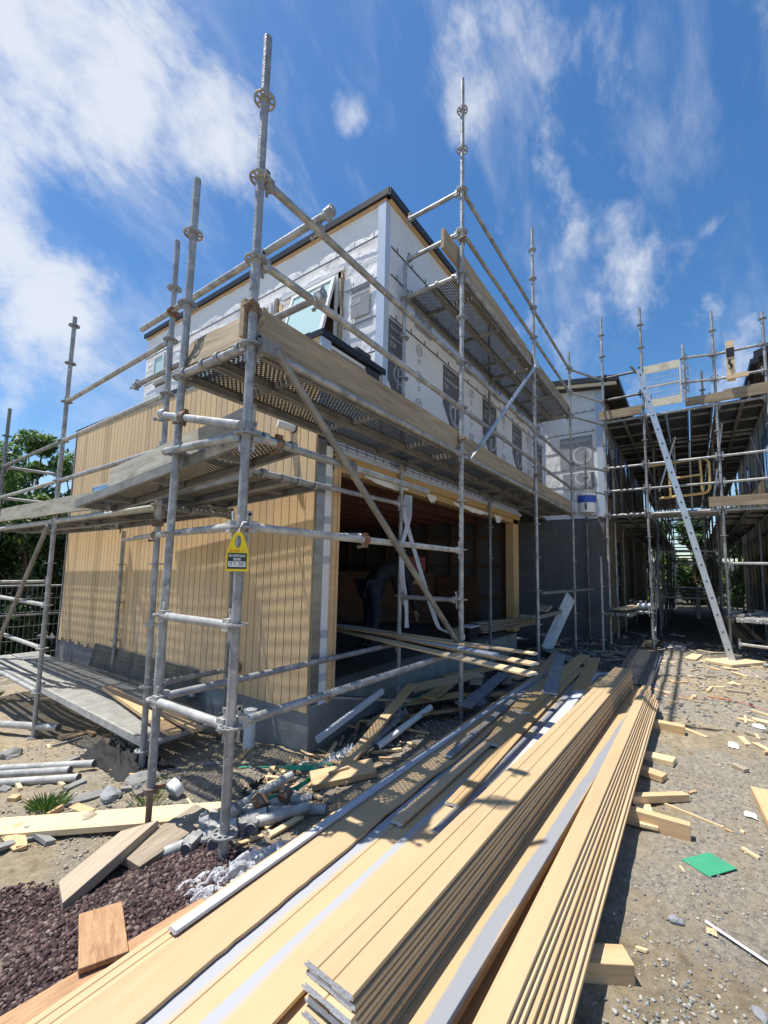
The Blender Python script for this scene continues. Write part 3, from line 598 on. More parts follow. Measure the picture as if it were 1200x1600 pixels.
# pipe stub and high vent window on the tan wall
mb = MB(); mb.tube((XA+.02, 3.07, 1.34), (XA-.15, 3.16, 1.375), .042, 18, 0); mb.ring((XA-.02, 3.075, 1.345), .050, .040, .02, 18, 1, Matrix.Rotation(rad(90), 4, 'Y')); mb.build('pipe_stub', ['plastic_white', 'black_trim'], H)
mb = MB(); mb.box((XA-.035, 6.75, .86), (XA+.0, 7.6, .90)); mb.box((XA-.035, 6.75, 1.18), (XA, 7.6, 1.21)); mb.box((XA-.035, 6.72, .86), (XA, 6.75, 1.21)); mb.box((XA-.035, 7.57, .9), (XA, 7.6, 1.18)); o = mb.build('window', 'primer', H)
mb = MB(); mb.box((XA-.028, 6.75, .9), (XA-.024, 7.57, 1.18)); mb.build('pane', 'glass_sky', o)
mb = MB(); mb.box((XA-.03, 8.435, -1.3), (XA+.03, 8.46, 2.2)); mb.build('corner_flashing', 'primer_dark', H)
mb = MB(); mb.box((XA-.03, 2.9, 2.17), (XA-.001, 8.45, 2.20)); mb.build('top_trim', 'primer', H)
# ------------------------------------------------------------------ townhouse at the back left of the passage
T = thing('townhouse', (11.0, 1.6, -1.5), 'townhouse behind, dark block ground floor and sunlit white wrapped upper wall', 'house')
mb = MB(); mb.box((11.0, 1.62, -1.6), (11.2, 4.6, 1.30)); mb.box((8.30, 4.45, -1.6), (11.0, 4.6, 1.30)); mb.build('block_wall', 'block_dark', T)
mb = MB(); mb.box((8.5, YB+.16, 1.30), (11.0, 4.5, 1.36)); mb.build('soffit', 'dark_wall', T)
mb = MB(); mb.box((11.0, 1.60, 1.32), (11.2, 4.6, 4.62)); mb.build('wrapped_wall', 'wrap_white', T)
mb = MB(); mb.box((10.98, 1.585, 1.32), (11.1, 1.72, 4.6)); mb.build('corner_flashing', 'flash_blue', T)
mb = MB()
for z in (1.75, 2.1, 2.5, 2.95, 3.4, 3.9):
    mb.box((10.99, 1.74, z), (10.997, 2.9, z+.014)); y = 1.8
    while y < 2.75: mb.box((10.988, y, z), (10.996, y+.008, z+.07)); y += .17
mb.build('wrap_strap', 'strap_grey', T)
mb = MB(); mb.box((10.985, 1.82, 2.55), (10.996, 2.55, 3.32)); o = mb.build('printed_panel', 'wrap_ink', T)
textmesh('THERMAKRAFT', .10, (10.983, 2.53, 3.18), (0, -1, 0), (0, 0, 1), 'white_frame', o); lg = logo(10.983, 2.05, 2.85, .21, 'x'); lg.build('emblem', 'white_frame', o)
mb = MB(); mb.box((10.985, 1.80, 2.02), (10.996, 2.5, 2.42)); o = mb.build('printed_panel', 'wrap_ink', T); lg = logo(10.983, 2.05, 2.3, .17, 'x'); lg.build('emblem', 'white_frame', o)
textmesh('220 270 TYPAR', .06, (10.99, 2.45, 4.2), (0, -1, 0), (0, 0, 1), 'wrap_black', T) if False else None
mb = MB(); mb.prism([(10.7, 3.2, 4.80), (10.7, 1.2, 4.55), (10.7, 1.2, 4.42), (10.7, 3.2, 4.68)], (11, 0, 0)); mb.build('roof', 'black_trim', T)
mb = MB(); mb.prism([(10.72, 3.2, 4.67), (10.72, 1.24, 4.41), (10.72, 1.24, 4.33), (10.72, 3.2, 4.60)], (.04, 0, 0)); mb.build('fascia', 'pine_pale', T)
mb = MB(); mb.prism([(10.8, 3.2, 4.60), (10.8, 1.22, 4.38), (10.8, 1.22, 4.35), (10.8, 3.2, 4.57)], (10.5, 0, 0)); mb.build('soffit', 'dark_wall', T)
# side wall along the passage with openings
def side_wall(Tt, y0, y1, face, holes, x0, x1, z0, z1, m_, glass=True):
    w = MB(); wallx(w, y0, y1, holes, x0, x1, z0, z1); w.build('side_wall', m_, Tt)
    for h in holes:
        f = MB(); yy = face
        a, b_ = (yy-.03, yy+.02)
        f.box((h[0], a, h[2]), (h[0]+.05, b_, h[3])); f.box((h[1]-.05, a, h[2]), (h[1], b_, h[3])); f.box((h[0]+.05, a, h[2]), (h[1]-.05, b_, h[2]+.05)); f.box((h[0]+.05, a, h[3]-.05), (h[1]-.05, b_, h[3])); o = f.build('window', 'black_trim', Tt)
        g_ = MB(); g_.box((h[0]+.05, yy-.004, h[2]+.05), (h[1]-.05, yy+.004, h[3]-.05)); g_.build('pane', 'glass_sky' if h[2] > 1 else 'glass_dark', o)
side_wall(T, 1.60, 1.75, 1.62, [(11.5, 12.1, 1.9, 3.9), (13.2, 13.9, 2.0, 3.8), (15.0, 16.0, 2.0, 3.8), (17.2, 17.9, 2.0, 3.8), (12.6, 13.4, -1.1, .9), (15.4, 16.2, -1.1, .9)], 11.21, 21.5, -1.6, 4.4, 'beige_wall')
# ------------------------------------------------------------------ building on the right
Bd = thing('apartment_block', (12, -1.7, -1.5), 'beige two storey building with dark metal roof at the right edge, behind scaffolding', 'building')
side_wall(Bd, -1.85, -1.70, -1.72, [(12.5, 13.3, 1.9, 3.9), (14.4, 15.6, 1.9, 3.9), (16.8, 17.6, 1.9, 3.9), (19.0, 20.0, 1.9, 3.9), (13.8, 14.6, -.2, .8), (17.0, 18.0, -.2, .8)], 12, 23, -1.6, 4.5, 'beige_wall')
mb = MB(); mb.box((12, -6, -1.6), (12.15, -1.86, 4.5)); mb.build('end_wall', 'beige_wall', Bd)
mb = MB(); x = 12.4
while x < 23: mb.box((x, -1.70, -1.6), (x+.05, -1.685, 4.45)); x += 1.2
mb.box((12, -1.70, 1.25), (23, -1.68, 1.33)); mb.build('wall_batten', 'dark_wall', Bd)
mb = MB(); mb.prism([(11.6, -1.25, 4.62), (11.6, -6.5, 6.3), (11.6, -6.5, 6.42), (11.6, -1.25, 4.74)], (12, 0, 0))
for k in range(28): xx = 11.6+k*.43; mb.prism([(xx, -1.24, 4.74), (xx, -6.5, 6.42), (xx, -6.5, 6.46), (xx, -1.24, 4.78)], (.03, 0, 0))
mb.build('roof', 'black_trim', Bd)
mb = MB(); mb.box((11.6, -1.32, 4.52), (23.6, -1.18, 4.63)); mb.build('gutter', 'black_trim', Bd)
mb = MB(); mb.box((11.7, -1.7, 4.5), (23.5, -1.3, 4.53)); mb.build('soffit', 'dark_wall', Bd)
# ------------------------------------------------------------------ scaffolding
mb = MB(); mb.ring((0, 0, 0), .062, .050, .010, 24)
mb.ring((0, 0, 0), .034, .022, .012, 16)
for k in range(8): mb.box((.030, -.0055, -.004), (.053, .0055, .004), 0, Matrix.Rotation(k*math.pi/4, 4, 'Z'))
ros_me = mb.build('rosette', 'galv', None, (0, 0, 0)); ROS = ros_me.data; bpy.data.objects.remove(ros_me)
ROS_FAR = ROS.copy(); ROS_FAR.materials.clear(); ROS_FAR.materials.append(MATS['galv_dark'])
def standard(root, x, y, z0, z1, ztop, m='galv', lean=(0, 0), plate=True, jack=0, joints=()):
    """tube from z0 to z1, rosettes every half metre below ztop"""
    o = MB(); h = z1-z0; o.tube((x, y, z0), (x, y, z1), .0242, 20, 0, cap=False); o.tube((x, y, z1-.002), (x, y, z1-.03), .020, 16, 1)
    for zj in joints: o.tube((x, y, zj-.09), (x, y, zj+.09), .0275, 20, 0)
    if jack: o.tube((x, y, z0-jack), (x, y, z0+.05), .0175, 12, 2); o.ring((x, y, z0-.01), .045, .024, .03, 12, 2); o.box((x-.085, y-.008, z0-.022), (x+.085, y+.008, z0-.004), 2)
    b0 = MB()
    st = bpy.data.objects.new('standard', None) if False else None
    org = Vector((x, y, z0))
    me_o = o.build('standard', [m, 'strap_grey', 'galv_rust'], root)
    zz = ztop
    while zz > z0+.03:
        if zz < z1-.02:
            r_ = bpy.data.objects.new('rosette', ROS if m != 'galv_dark' else ROS_FAR); COL.objects.link(r_); r_.parent = me_o; r_.location = Vector((x, y, zz))-ORG[root.name]; r_.rotation_euler = (0, 0, random.choice((0, .39)))
        zz -= .5
    if plate:
        zb = z0-jack; p_ = MB(); p_.box((x-.075, y-.075, zb-.008), (x+.075, y+.075, zb)); p_.build('base_plate', 'galv_rust', me_o)
    if lean != (0, 0):
        loc = org-ORG[root.name]; M = Matrix.Translation(loc) @ Matrix.Rotation(lean[0], 4, 'Y') @ Matrix.Rotation(-lean[1], 4, 'X') @ Matrix.Translation(-loc); me_o.matrix_basis = M
    return me_o
def ledger(root, a, b, name='ledger', m='galv', heads=(1, 1), inset=.035, r=.0242):
    a = Vector(a); b = Vector(b); d = (b-a).normalized(); o = MB(); A = a+d*inset*heads[0]; B = b-d*inset*heads[1]
    o.tube(A, B, r, 16)
    for p, s, hh in ((a, 1, heads[0]), (b, -1, heads[1])):
        if not hh: continue
        q = p+d*s*.035; up = Vector((0, 0, 1)); side = up.cross(d).normalized()
        R = Matrix((d*s, side, up)).transposed().to_4x4(); R.translation = q
        o.box((-.004, -.021, -.030), (.052, .021, .034), 0, R); o.box((.004, -.0035, -.085), (.022, .0035, .075), 0, R); o.box((.000, -.0035, .06), (.030, .0035, .085), 0, R)
    return o.build(name, m, root)
def coupler(root, p, d1=(0, 0, 1), m='galv_rust', s=1):
    o = MB(); p = Vector(p); d1 = Vector(d1).normalized(); up = Vector((0, 0, 1)) if abs(d1.z) < .9 else Vector((1, 0, 0)); a = d1.cross(up).normalized(); b_ = d1.cross(a)
    R = Matrix((a, b_, d1)).transposed().to_4x4(); R.translation = p
    o.tube(R @ Vector((0, 0, -.028*s)), R @ Vector((0, 0, .028*s)), .034*s, 12); o.box((-.012, -.05, -.022), (.012, .05, .022), 0, R); o.tube(R @ Vector((.02, .048, 0)), R @ Vector((-.06, .048, 0)), .007, 8); o.tube(R @ Vector((-.045, .048, 0)), R @ Vector((-.062, .048, 0)), .014, 6)
    return o.build('coupler', m, root)
# steel deck planks -------------------------------------------------
def make_plank(L, w, m):
    root = thing('steel_plank', (0, 0, 0), None, None)
    o = MB(); n = 1; o.box((.02, -w/2, -.003), (L-.02, w/2, 0)); o.build('deck_plate', m, root)
    o = MB()
    for s in (-1, 1):
        y0 = s*w/2; o.box((.02, min(y0, y0-s*.004), -.065), (L-.02, max(y0, y0-s*.004), -.0035)); o.box((.02, min(y0-s*.004, y0-s*.03), -.065), (L-.02, max(y0-s*.004, y0-s*.03), -.061))
    x = .45
    while x < L-.3: o.box((x, -w/2+.006, -.045), (x+.028, w/2-.006, -.0035)); x += .84
    for x in (.02, L-.024): o.box((x, -w/2+.005, -.060), (x+.004, w/2-.005, -.0035))
    o.build('side_channels', {'perf': 'steel_plain', 'perf_shaded': 'galv_dark'}.get(m, 'galv_pale'), root)
    for x, s in ((.0, 1), (L, -1)):
        for yy in (-w*.3, w*.3):
            h = MB(); h.ring((x, yy, -.035), .034, .0265, .03, 14, 0, Matrix.Rotation(rad(90), 4, 'X')); h.build('hook', 'galv', root)
    return root
PL = {}
def plank(a, b, w, label, m='perf', group='perforated steel deck planks on the scaffolds'):
    a = Vector(a); b = Vector(b); L = (b-a).length; key = (round(L, 2), w, m)
    if key not in PL: r_ = make_plank(L, w, m); PL[key] = r_; q = r_
    else: q = clone(PL[key])
    d = (b-a).normalized(); y = Vector((0, 0, 1)).cross(d).normalized(); z = d.cross(y); M = Matrix((d, y, z)).transposed().to_4x4(); M.translation = a
    q.matrix_world = M; tag(q, label, 'deck plank', group); return q
def toe(a, b, h, label, m='toe_wood', t=.036, tilt=0, roll=0, ends=(0, 0)):
    a = Vector(a); b = Vector(b); L = (b-a).length; o = MB(); 
    n = 8; vs = []
    for i in range(n+1):
        x = L*i/n; wv = .004*math.sin(i*1.7+L)
        for y, z in ((-t/2, 0), (t/2, 0), (t/2, h), (-t/2, h)): vs.append((x+(ends[0]*z if i == 0 else 0)+(ends[1]*z if i == n else 0), y+wv, z+wv*.5))
    fs = [(i*4+k, i*4+(k+1) % 4, i*4+4+(k+1) % 4, i*4+4+k) for i in range(n) for k in range(4)]+[(0, 3, 2, 1), (n*4, n*4+1, n*4+2, n*4+3)]
    o.add(vs, fs); q = o.build('toe_board', m, None, (0, 0, 0))
    d = (b-a).normalized(); y = Vector((0, 0, 1)).cross(d).normalized(); z = d.cross(y); M = Matrix((d, y, z)).transposed().to_4x4() @ Matrix.Rotation(tilt, 4, 'X'); M.translation = a; q.matrix_world = M
    return tag(q, label, 'toe board', 'timber toe boards along the deck edges')
# ---- front scaffold
S1 = thing('scaffold', (4, 2.2, -1.45), 'tall galvanised tube scaffold along the garage front, its near corner pole carrying the yellow tag', 'scaffold', 'galvanised scaffolds around the buildings')
Z = (2.708, 2.202, 5.225)
xa, xb, xc, xd = 1.397, 4.044, 6.680, 9.169; yo, yi = 1.915, 2.657
standard(S1, xa, yo, -1.46, 3.12, 2.708, joints=(1.62,))
standard(S1, 1.41, 2.655, -1.30, 2.60, 2.205, lean=(0, -.010), jack=.24, m='galv', joints=(-.62,))
standard(S1, xb, yo, -1.42, 5.62, 5.225, joints=(2.6, -.42))
standard(S1, xc, yo, -1.42, 5.63, 5.25, joints=(2.7,))
standard(S1, xd, yo, -1.42, 4.6, 4.25)
standard(S1, xb, yi, -1.44, 3.66, 3.227, joints=(1.5,), m='galv_dark' if False else 'galv')
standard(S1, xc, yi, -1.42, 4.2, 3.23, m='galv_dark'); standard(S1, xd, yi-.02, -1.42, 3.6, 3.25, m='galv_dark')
for x in (xb, xc, xd): pass
X = [xa, xb, xc, xd]
for i in range(3):
    a, b_ = X[i], X[i+1]
    for z, nm in ((1.215, 'ledger'), (1.715, 'guard_rail'), (2.215, 'guard_rail')): ledger(S1, (a, yo, z), (b_, yo, z), nm)
    if i: 
        for z, nm in ((3.225, 'ledger'), (3.725, 'guard_rail'), (4.225, 'guard_rail')): ledger(S1, (a, yo, z), (b_, yo, z), nm)
        ledger(S1, (a, yi, 3.225), (b_, yi, 3.225))
    ledger(S1, (a if i else xa, yi, 1.215), (b_, yi, 1.215))
ledger(S1, (xa, yo, .215), (xb, yo, .215), m='galv_pale'); ledger(S1, (xa, yo, -.785), (xb, yo, -.785)); ledger(S1, (1.39, yi, -.79), (xb, yi, -.79))
ledger(S1, (xb, yi, -.285), (xb, yo, -.285), 'transom')
ledger(S1, (xa, yo, .71), (3.36, yo+.01, .715), heads=(1, 0)); ledger(S1, (1.39, yi, .715), (xb, yi, .75))
ledger(S1, (xa, yo, -.30), (1.385, yi, -.30), 'transom', 'galv_pale'); ledger(S1, (xa, yo, -.795), (1.38, yi, -.795), 'transom', 'galv_pale')
ledger(S1, (xa, yo, 1.215), (1.395, yi, 1.215), 'transom')
ledger(S1, (xa, yo, .705), (1.39, yi+.08, .73), 'transom', heads=(1, 0)); 
ledger(S1, (1.345, yo-.02, .74), (1.43, 2.90, 1.02), 'transom', heads=(0, 0)); coupler(S1, (1.40, 2.56, .93), (0, 1, .2)); coupler(S1, (1.43, 2.87, 1.02), (0, 1, .2), 'galv')
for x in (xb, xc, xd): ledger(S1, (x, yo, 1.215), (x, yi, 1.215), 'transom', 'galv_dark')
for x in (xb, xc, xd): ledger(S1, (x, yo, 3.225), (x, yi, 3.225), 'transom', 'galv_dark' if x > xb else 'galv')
ledger(S1, (xb, yo, 3.725), (xb, yi, 3.70), 'guard_rail', heads=(1, 1)); ledger(S1, (xb, yo, 4.225), (xb, yi, 4.22), 'guard_rail', heads=(1, 1))
# braces
o = MB(); o.tube((1.52, yo-.055, 1.22), (3.93, yo-.03, -.70), .0242, 16); o.box((1.42, yo-.07, 1.17), (1.55, yo-.03, 1.25)); o.box((3.90, yo-.05, -.77), (4.03, yo-.02, -.68)); o.build('brace', 'galv_pale' if False else 'steel_plain', S1)
o = MB(); o.tube((6.62, yo-.05, 3.25), (4.42, yo-.05, 1.40), .0242, 16); o.beam((4.45, yo-.05, 1.425), (4.16, yo-.03, 1.19), .05, .008); o.box((6.56, yo-.07, 3.20), (6.70, yo-.03, 3.33)); o.build('brace', 'alu', S1)
coupler(S1, (xa, yo, 1.42)); coupler(S1, (xb, yo, 1.37)); coupler(S1, (xb, yo, 3.62)); coupler(S1, (xc, yo, 1.5))
ledger(S1, (xd, yo, 1.215), (10.15, 1.43, 1.22)); ledger(S1, (xd, yo, 3.225), (10.15, 1.43, 3.23)); ledger(S1, (xd, yo, 1.715), (10.15, 1.43, 1.72), 'guard_rail'); ledger(S1, (xd, yo, 2.215), (10.15, 1.43, 2.22), 'guard_rail')
ledger(S1, (xd, yo, 3.73), (10.15, 1.43, 3.74), 'guard_rail'); ledger(S1, (xd, yo, 4.23), (10.15, 1.43, 4.24), 'guard_rail')
ledger(S1, (xc+.2, yo, -.30), (10.0, yo-.2, -.30), 'ledger', 'galv_dark', heads=(0, 1))
standard(S1, 9.25, 1.445, -1.42, .35, -.218, plate=True); 
# two long tubes lying across the guard rails at the near end
ledger(S1, (1.845, 1.76, 2.27), (1.845, 4.25, 2.27), 'guard_rail', heads=(0, 0)); ledger(S1, (1.895, 1.86, 1.765), (1.90, 4.42, 1.765), 'guard_rail', heads=(0, 0))
for p, d in (((1.845, 1.80, 2.27), (0, 1, 0)), ((1.87, 1.92, 2.24), (1, 0, 0)), ((1.89, 1.90, 1.74), (1, 0, 0)), ((1.895, 1.90, 1.78), (0, 1, 0)), ((1.9, 4.38, 1.765), (0, 1, 0))): coupler(S1, p, d, 'galv')
coupler(S1, (1.86, 3.70, 2.26), (0, 0, 1))
# putlog tube towards the wall and its clamp
ledger(S1, (2.45, yo+.0, .24), (2.44, yo+.5, .26), 'transom', heads=(0, 0)); coupler(S1, (2.45, yo, .215), (1, 0, 0))
for x in (1.62, 2.28): coupler(S1, (x, yo, .715), (1, 0, 0), 'galv_rust', .9)
# decks level 1 and 2
for i in range(3):
    a, b_ = X[i]+.0, X[i+1]
    nm = ('near', 'middle', 'far')[i]
    plank((a, yo+.20, 1.255), (b_, yo+.20, 1.255), .335, 'outer perforated deck plank in the %s bay of the lower walkway, above the garage door' % nm)
    plank((a, yo+.552, 1.255), (b_, yo+.552, 1.255), .335, 'inner perforated deck plank in the %s bay of the lower walkway, nearest the wall' % nm)
    if i:
        plank((a, yo+.20, 3.265), (b_, yo+.20, 3.265), .335, 'outer perforated deck plank in the %s bay of the high walkway' % (nm if i == 2 else 'near'))
        plank((a, yo+.552, 3.265), (b_, yo+.552, 3.265), .335, 'inner perforated deck plank in the %s bay of the high walkway by the white wrap' % (nm if i == 2 else 'near'))
toe((1.36, yo+.045, 1.26), (4.03, yo+.045, 1.26), .215, 'long weathered toe board on the lower walkway, running right from the tagged corner pole')
toe((4.06, yo+.045, 1.26), (6.66, yo+.045, 1.26), .20, 'rust stained toe board on the middle bay of the lower walkway')
toe((6.70, yo+.045, 1.26), (9.15, yo+.045, 1.26), .20, 'far toe board of the lower walkway beside the blue and white pail')
toe((1.43, yi+.02, 1.275), (1.43, yo+.02, 1.26), .225, 'short end toe board leaning behind the tagged corner pole', tilt=rad(-16))
toe((3.72, yo+.07, 3.36), (6.40, yo+.05, 3.27), .225, 'toe board of the high walkway sticking out past its near pole')
toe((6.42, yo+.05, 3.27), (9.2, yo+.05, 3.27), .21, 'far toe board of the high walkway')
# ---- scaffold along the tan end wall
S2 = thing('scaffold', (2.0, 5, -1.9), 'lower tube scaffold along the tan board end wall at the left', 'scaffold', 'galvanised scaffolds around the buildings')
standard(S2, 1.872, 3.685, -1.64, 2.98, 2.514, lean=(0, .013), joints=(.9,), jack=.04); standard(S2, 1.918, 6.266, -2.05, 3.12, 3.004, m='galv', joints=(1.2,), jack=0)
standard(S2, 1.95, 8.80, -2.05, 2.45, 2.0, m='galv_dark'); standard(S2, 2.714, 6.279, -1.42, .46, .006, plate=False); standard(S2, 2.68, 8.72, -2.05, 1.9, 1.5, m='galv_dark')
standard(S2, 2.66, 3.74, -1.60, .45, .0, m='galv_dark')
x1, x2 = 1.862, 1.918
ledger(S2, (1.862, 3.70, 1.005), (1.862, 3.05, 1.0), 'guard_rail', heads=(0, 0)); coupler(S2, (1.862, 3.08, 1.0), (0, 1, 0), 'galv')
for z, nm, mm in ((2.005, 'guard_rail', 'galv'), (1.505, 'guard_rail', 'galv_pale'), (1.005, 'guard_rail', 'galv'), (.505, 'ledger', 'galv_pale')): ledger(S2, (x1, 3.716, z), (x2, 6.266, z), nm, mm)
for z, nm, mm in ((1.505, 'guard_rail', 'galv_dark'), (1.005, 'guard_rail', 'galv_pale'), (.505, 'ledger', 'galv_pale'), (-.495, 'ledger', 'galv_pale'), (-.995, 'ledger', 'galv_pale'), (-1.495, 'ledger', 'galv_pale')): ledger(S2, (x2, 6.266, z), (1.95, 8.80, z), nm, mm)
ledger(S2, (1.95, 8.8, 1.505), (2.68, 8.72, 1.50), 'transom', 'galv_pale'); ledger(S2, (1.95, 8.8, 1.005), (2.68, 8.72, 1.0), 'transom', 'galv_pale')
ledger(S2, (1.0, 8.8, -.3), (2.68, 8.72, -.3), 'transom', 'galv_pale')
for (a, b_) in (((x1, 3.716), (2.66, 3.74)), ((x2, 6.266), (2.714, 6.279)), ((1.95, 8.8), (2.68, 8.72))): ledger(S2, (a[0], a[1], .505), (b_[0], b_[1], .505), 'transom', 'galv_dark')
ledger(S2, (x1, 3.716, -1.47), (2.66, 3.74, -1.47), 'transom', 'galv_pale'); ledger(S2, (x2, 6.266, -1.47), (2.68, 6.279, -1.47), 'transom', 'galv_pale')
ledger(S2, (x1, 3.716, -.985), (2.86-.1, 3.70, -.985), 'transom', heads=(1, 0)); coupler(S2, (2.74, 3.70, -.985), (1, 0, 0), 'galv_rust')
ledger(S2, (xa+.04, yo, .205), (2.64, 6.2, .02), 'ledger', 'galv_pale', heads=(1, 0)) if False else ledger(S2, (1.40, yo+.05, .215), (1.86, 3.68, .26), 'ledger', 'galv_pale', heads=(1, 0))
ledger(S2, (1.86, 3.70, .26), (2.68, 6.2, .33), 'ledger', 'galv_pale', heads=(0, 0)); coupler(S2, (1.875, 3.74, .26), (0, 1, 0))
o = MB(); o.tube((x2-.04, 6.34, .46), (1.9, 8.5, -1.75), .0242, 14); o.build('brace', 'steel_plain', S2)
coupler(S2, (x2, 6.27, .60)); coupler(S2, (x1, 3.716, .36)); coupler(S2, (x1, 3.716, .85), m='galv'); coupler(S2, (x1, 3.716, 1.3), m='galv')
coupler(S2, (1.55, 2.30, 1.0), (0, 1, 0), 'galv') if False else None
plank((2.07, 3.716, .545), (2.10, 6.266, .545), .335, 'outer deck plank in the near bay beside the tan end wall', 'perf'); plank((2.50, 3.80, .60), (2.50, 6.36, .545), .335, 'inner deck plank against the tan end wall, near bay')
plank((2.11, 6.27, .545), (2.12, 8.80, .545), .335, 'outer deck plank in the far bay beside the tan end wall'); plank((2.50, 6.27, .545), (2.49, 8.76, .545), .335, 'inner deck plank in the far bay beside the tan end wall')
plank((2.19, 2.64, .755), (2.16, 5.20, .60), .335, 'sloping deck plank under the lower walkway, hooked on a tube, middle one'); plank((2.56, 2.64, .755), (2.53, 5.20, .62), .335, 'sloping deck plank under the lower walkway, nearest the tan wall')
plank((1.62, 1.92, .755), (1.66, 4.46, .56), .335, 'sloping deck plank reaching out to the tagged corner pole')
toe((1.86, 4.82, .565), (1.88, 8.30, .60), .185, 'grey weathered toe board beyond the left poles, in front of the trees', 'toe_wood_grey'); toe((1.50, 2.0, .735), (1.57, 3.95, .60), .20, 'grey cracked toe board sloping down behind the double poles', 'toe_wood_grey', tilt=rad(4))
# low walkway at foot of the end wall
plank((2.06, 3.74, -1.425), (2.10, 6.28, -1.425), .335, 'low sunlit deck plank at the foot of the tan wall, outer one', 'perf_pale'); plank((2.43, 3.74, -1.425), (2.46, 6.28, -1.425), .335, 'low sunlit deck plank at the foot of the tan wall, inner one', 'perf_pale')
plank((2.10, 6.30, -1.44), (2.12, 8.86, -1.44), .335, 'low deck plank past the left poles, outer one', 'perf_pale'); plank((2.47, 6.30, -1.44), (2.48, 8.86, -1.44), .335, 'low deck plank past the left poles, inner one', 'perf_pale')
def panel(a, b, h, tilt, label):
    q = plank(a, b, .30, label); return q
q = thing('steel_plank', (0, 0, 0), 'perforated deck plank stood on edge against the block base of the tan wall', 'deck plank', 'perforated steel deck planks on the scaffolds')
pk = make_plank(2.56, .32, 'perf'); PLs = pk
bpy.data.objects.remove(q)
d = Vector((0, -1, 0)); yv = Vector((.22, 0, .975)); zv = d.cross(yv); M = Matrix((d, yv, zv)).transposed().to_4x4(); M.translation = (2.70, 6.95, -1.26); pk.matrix_world = M; tag(pk, 'perforated deck plank stood on edge against the block base of the tan wall', 'deck plank', 'perforated steel deck planks on the scaffolds')
# ---- passage scaffolds
S3 = thing('scaffold', (12, 1, -1.42), 'scaffold on the left side of the passage, around the white wrapped townhouse', 'scaffold', 'galvanised scaffolds around the buildings')
S4 = thing('scaffold', (12, -.9, -1.42), 'scaffold on the right side of the passage, beside the beige building', 'scaffold', 'galvanised scaffolds around the buildings')
PX = [10.14, 12.6, 15.1, 17.6, 20.1, 22.6, 25.1]
for i, x in enumerate(PX):
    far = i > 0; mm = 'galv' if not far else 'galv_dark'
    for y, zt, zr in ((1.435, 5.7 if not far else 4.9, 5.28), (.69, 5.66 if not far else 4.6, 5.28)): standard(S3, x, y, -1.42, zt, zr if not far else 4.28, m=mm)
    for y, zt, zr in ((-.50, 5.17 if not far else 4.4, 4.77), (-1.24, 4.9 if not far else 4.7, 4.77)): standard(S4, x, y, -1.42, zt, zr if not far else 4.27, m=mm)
    for S, ya, yb in ((S3, 1.435, .69), (S4, -.50, -1.24)):
        for z in ((3.275, 1.25) if i else (3.275, 1.25, 4.28, 3.78, -.72)): ledger(S, (x, ya, z), (x, yb, z), 'transom' if z in (3.275, 1.25, -.72) else 'guard_rail', mm)
    if i:
        for z in (3.275, -.5, .6, 1.25, 1.9, 2.5)[:6 if i > 2 else 3]: ledger(S3 if z != .6 else S4, (x, .69, z), (x, -.5, z), 'transom', 'galv_dark')
    if i < len(PX)-1:
        x2_ = PX[i+1]
        for S, y in ((S3, .69), (S3, 1.435), (S4, -.5), (S4, -1.24)):
            for z in (3.275, 1.25)+((2.27, 1.77, .25, -.75) if y in (.69, -.5) else ()): ledger(S, (x, y, z), (x2_, y, z), 'ledger', 'galv_dark')
        if i < 5:
            o = MB(); o.tube((x, .66, -1.2), (x2_, .66, 1.2), .0242, 8); o.build('brace', 'galv_dark', S3); o = MB(); o.tube((x2_, -.47, -1.2), (x, -.47, 1.2), .0242, 8); o.build('brace', 'galv_dark', S4); o = MB(); o.tube((x2_, 1.40, 1.3), (x, 1.40, 3.2), .0242, 8); o.build('brace', 'galv_dark', S3); o = MB(); o.tube((x, -1.2, 1.3), (x2_, -1.2, 3.2), .0242, 8); o.build('brace', 'galv_dark', S4)
for z, nm in ((3.275, 'ledger'), (1.25, 'ledger'), (1.77, 'guard_rail'), (2.27, 'guard_rail')): ledger(S3, (10.14, .69, z), (10.12, -.50, z), nm, 'galv_pale' if z == 1.25 else 'galv')
for z in (4.28, 3.78, 1.77, 2.27): ledger(S3, (10.14, 1.435, z), (10.14, .69, z), 'guard_rail')
ledger(S4, (10.12, -.5, .26), (10.12, -1.24, .26), 'ledger', 'galv_pale'); ledger(S4, (9.75, -.55, -1.13), (9.7, -1.05, -1.15), 'ledger', 'galv_pale'); ledger(S4, (10.12, -.5, 1.77), (10.12, -1.24, 1.78), 'guard_rail', 'galv_pale'); ledger(S4, (10.12, -.5, 2.27), (10.12, -1.24, 2.28), 'guard_rail')
standard(S3, 9.98, -.02, 3.42, 4.55, 4.27, plate=False, m='galv'); standard(S3, 11.28, 1.44, -1.42, 2.95, 2.78, m='galv'); standard(S3, 10.89, 1.97, -1.42, 2.9, 2.27, m='galv_dark'); 
for z in (4.28, 3.78): ledger(S3, (9.98, -.02, z), (10.12, -.5, z), 'guard_rail')
for z in (-.72, 1.25): ledger(S3, (10.14, 1.435, z), (9.25, 1.445, z) if z < 0 else (10.89, 1.97, z), 'transom')
standard(S4, 11.9, -.35, 3.3, 4.7, 4.25, m='galv_dark', plate=False)
o = MB(); o.tube((10.05, .72, 4.12), (9.3, .82, 4.05), .022, 12); o.build('guard_rail', 'galv_dark', S3)
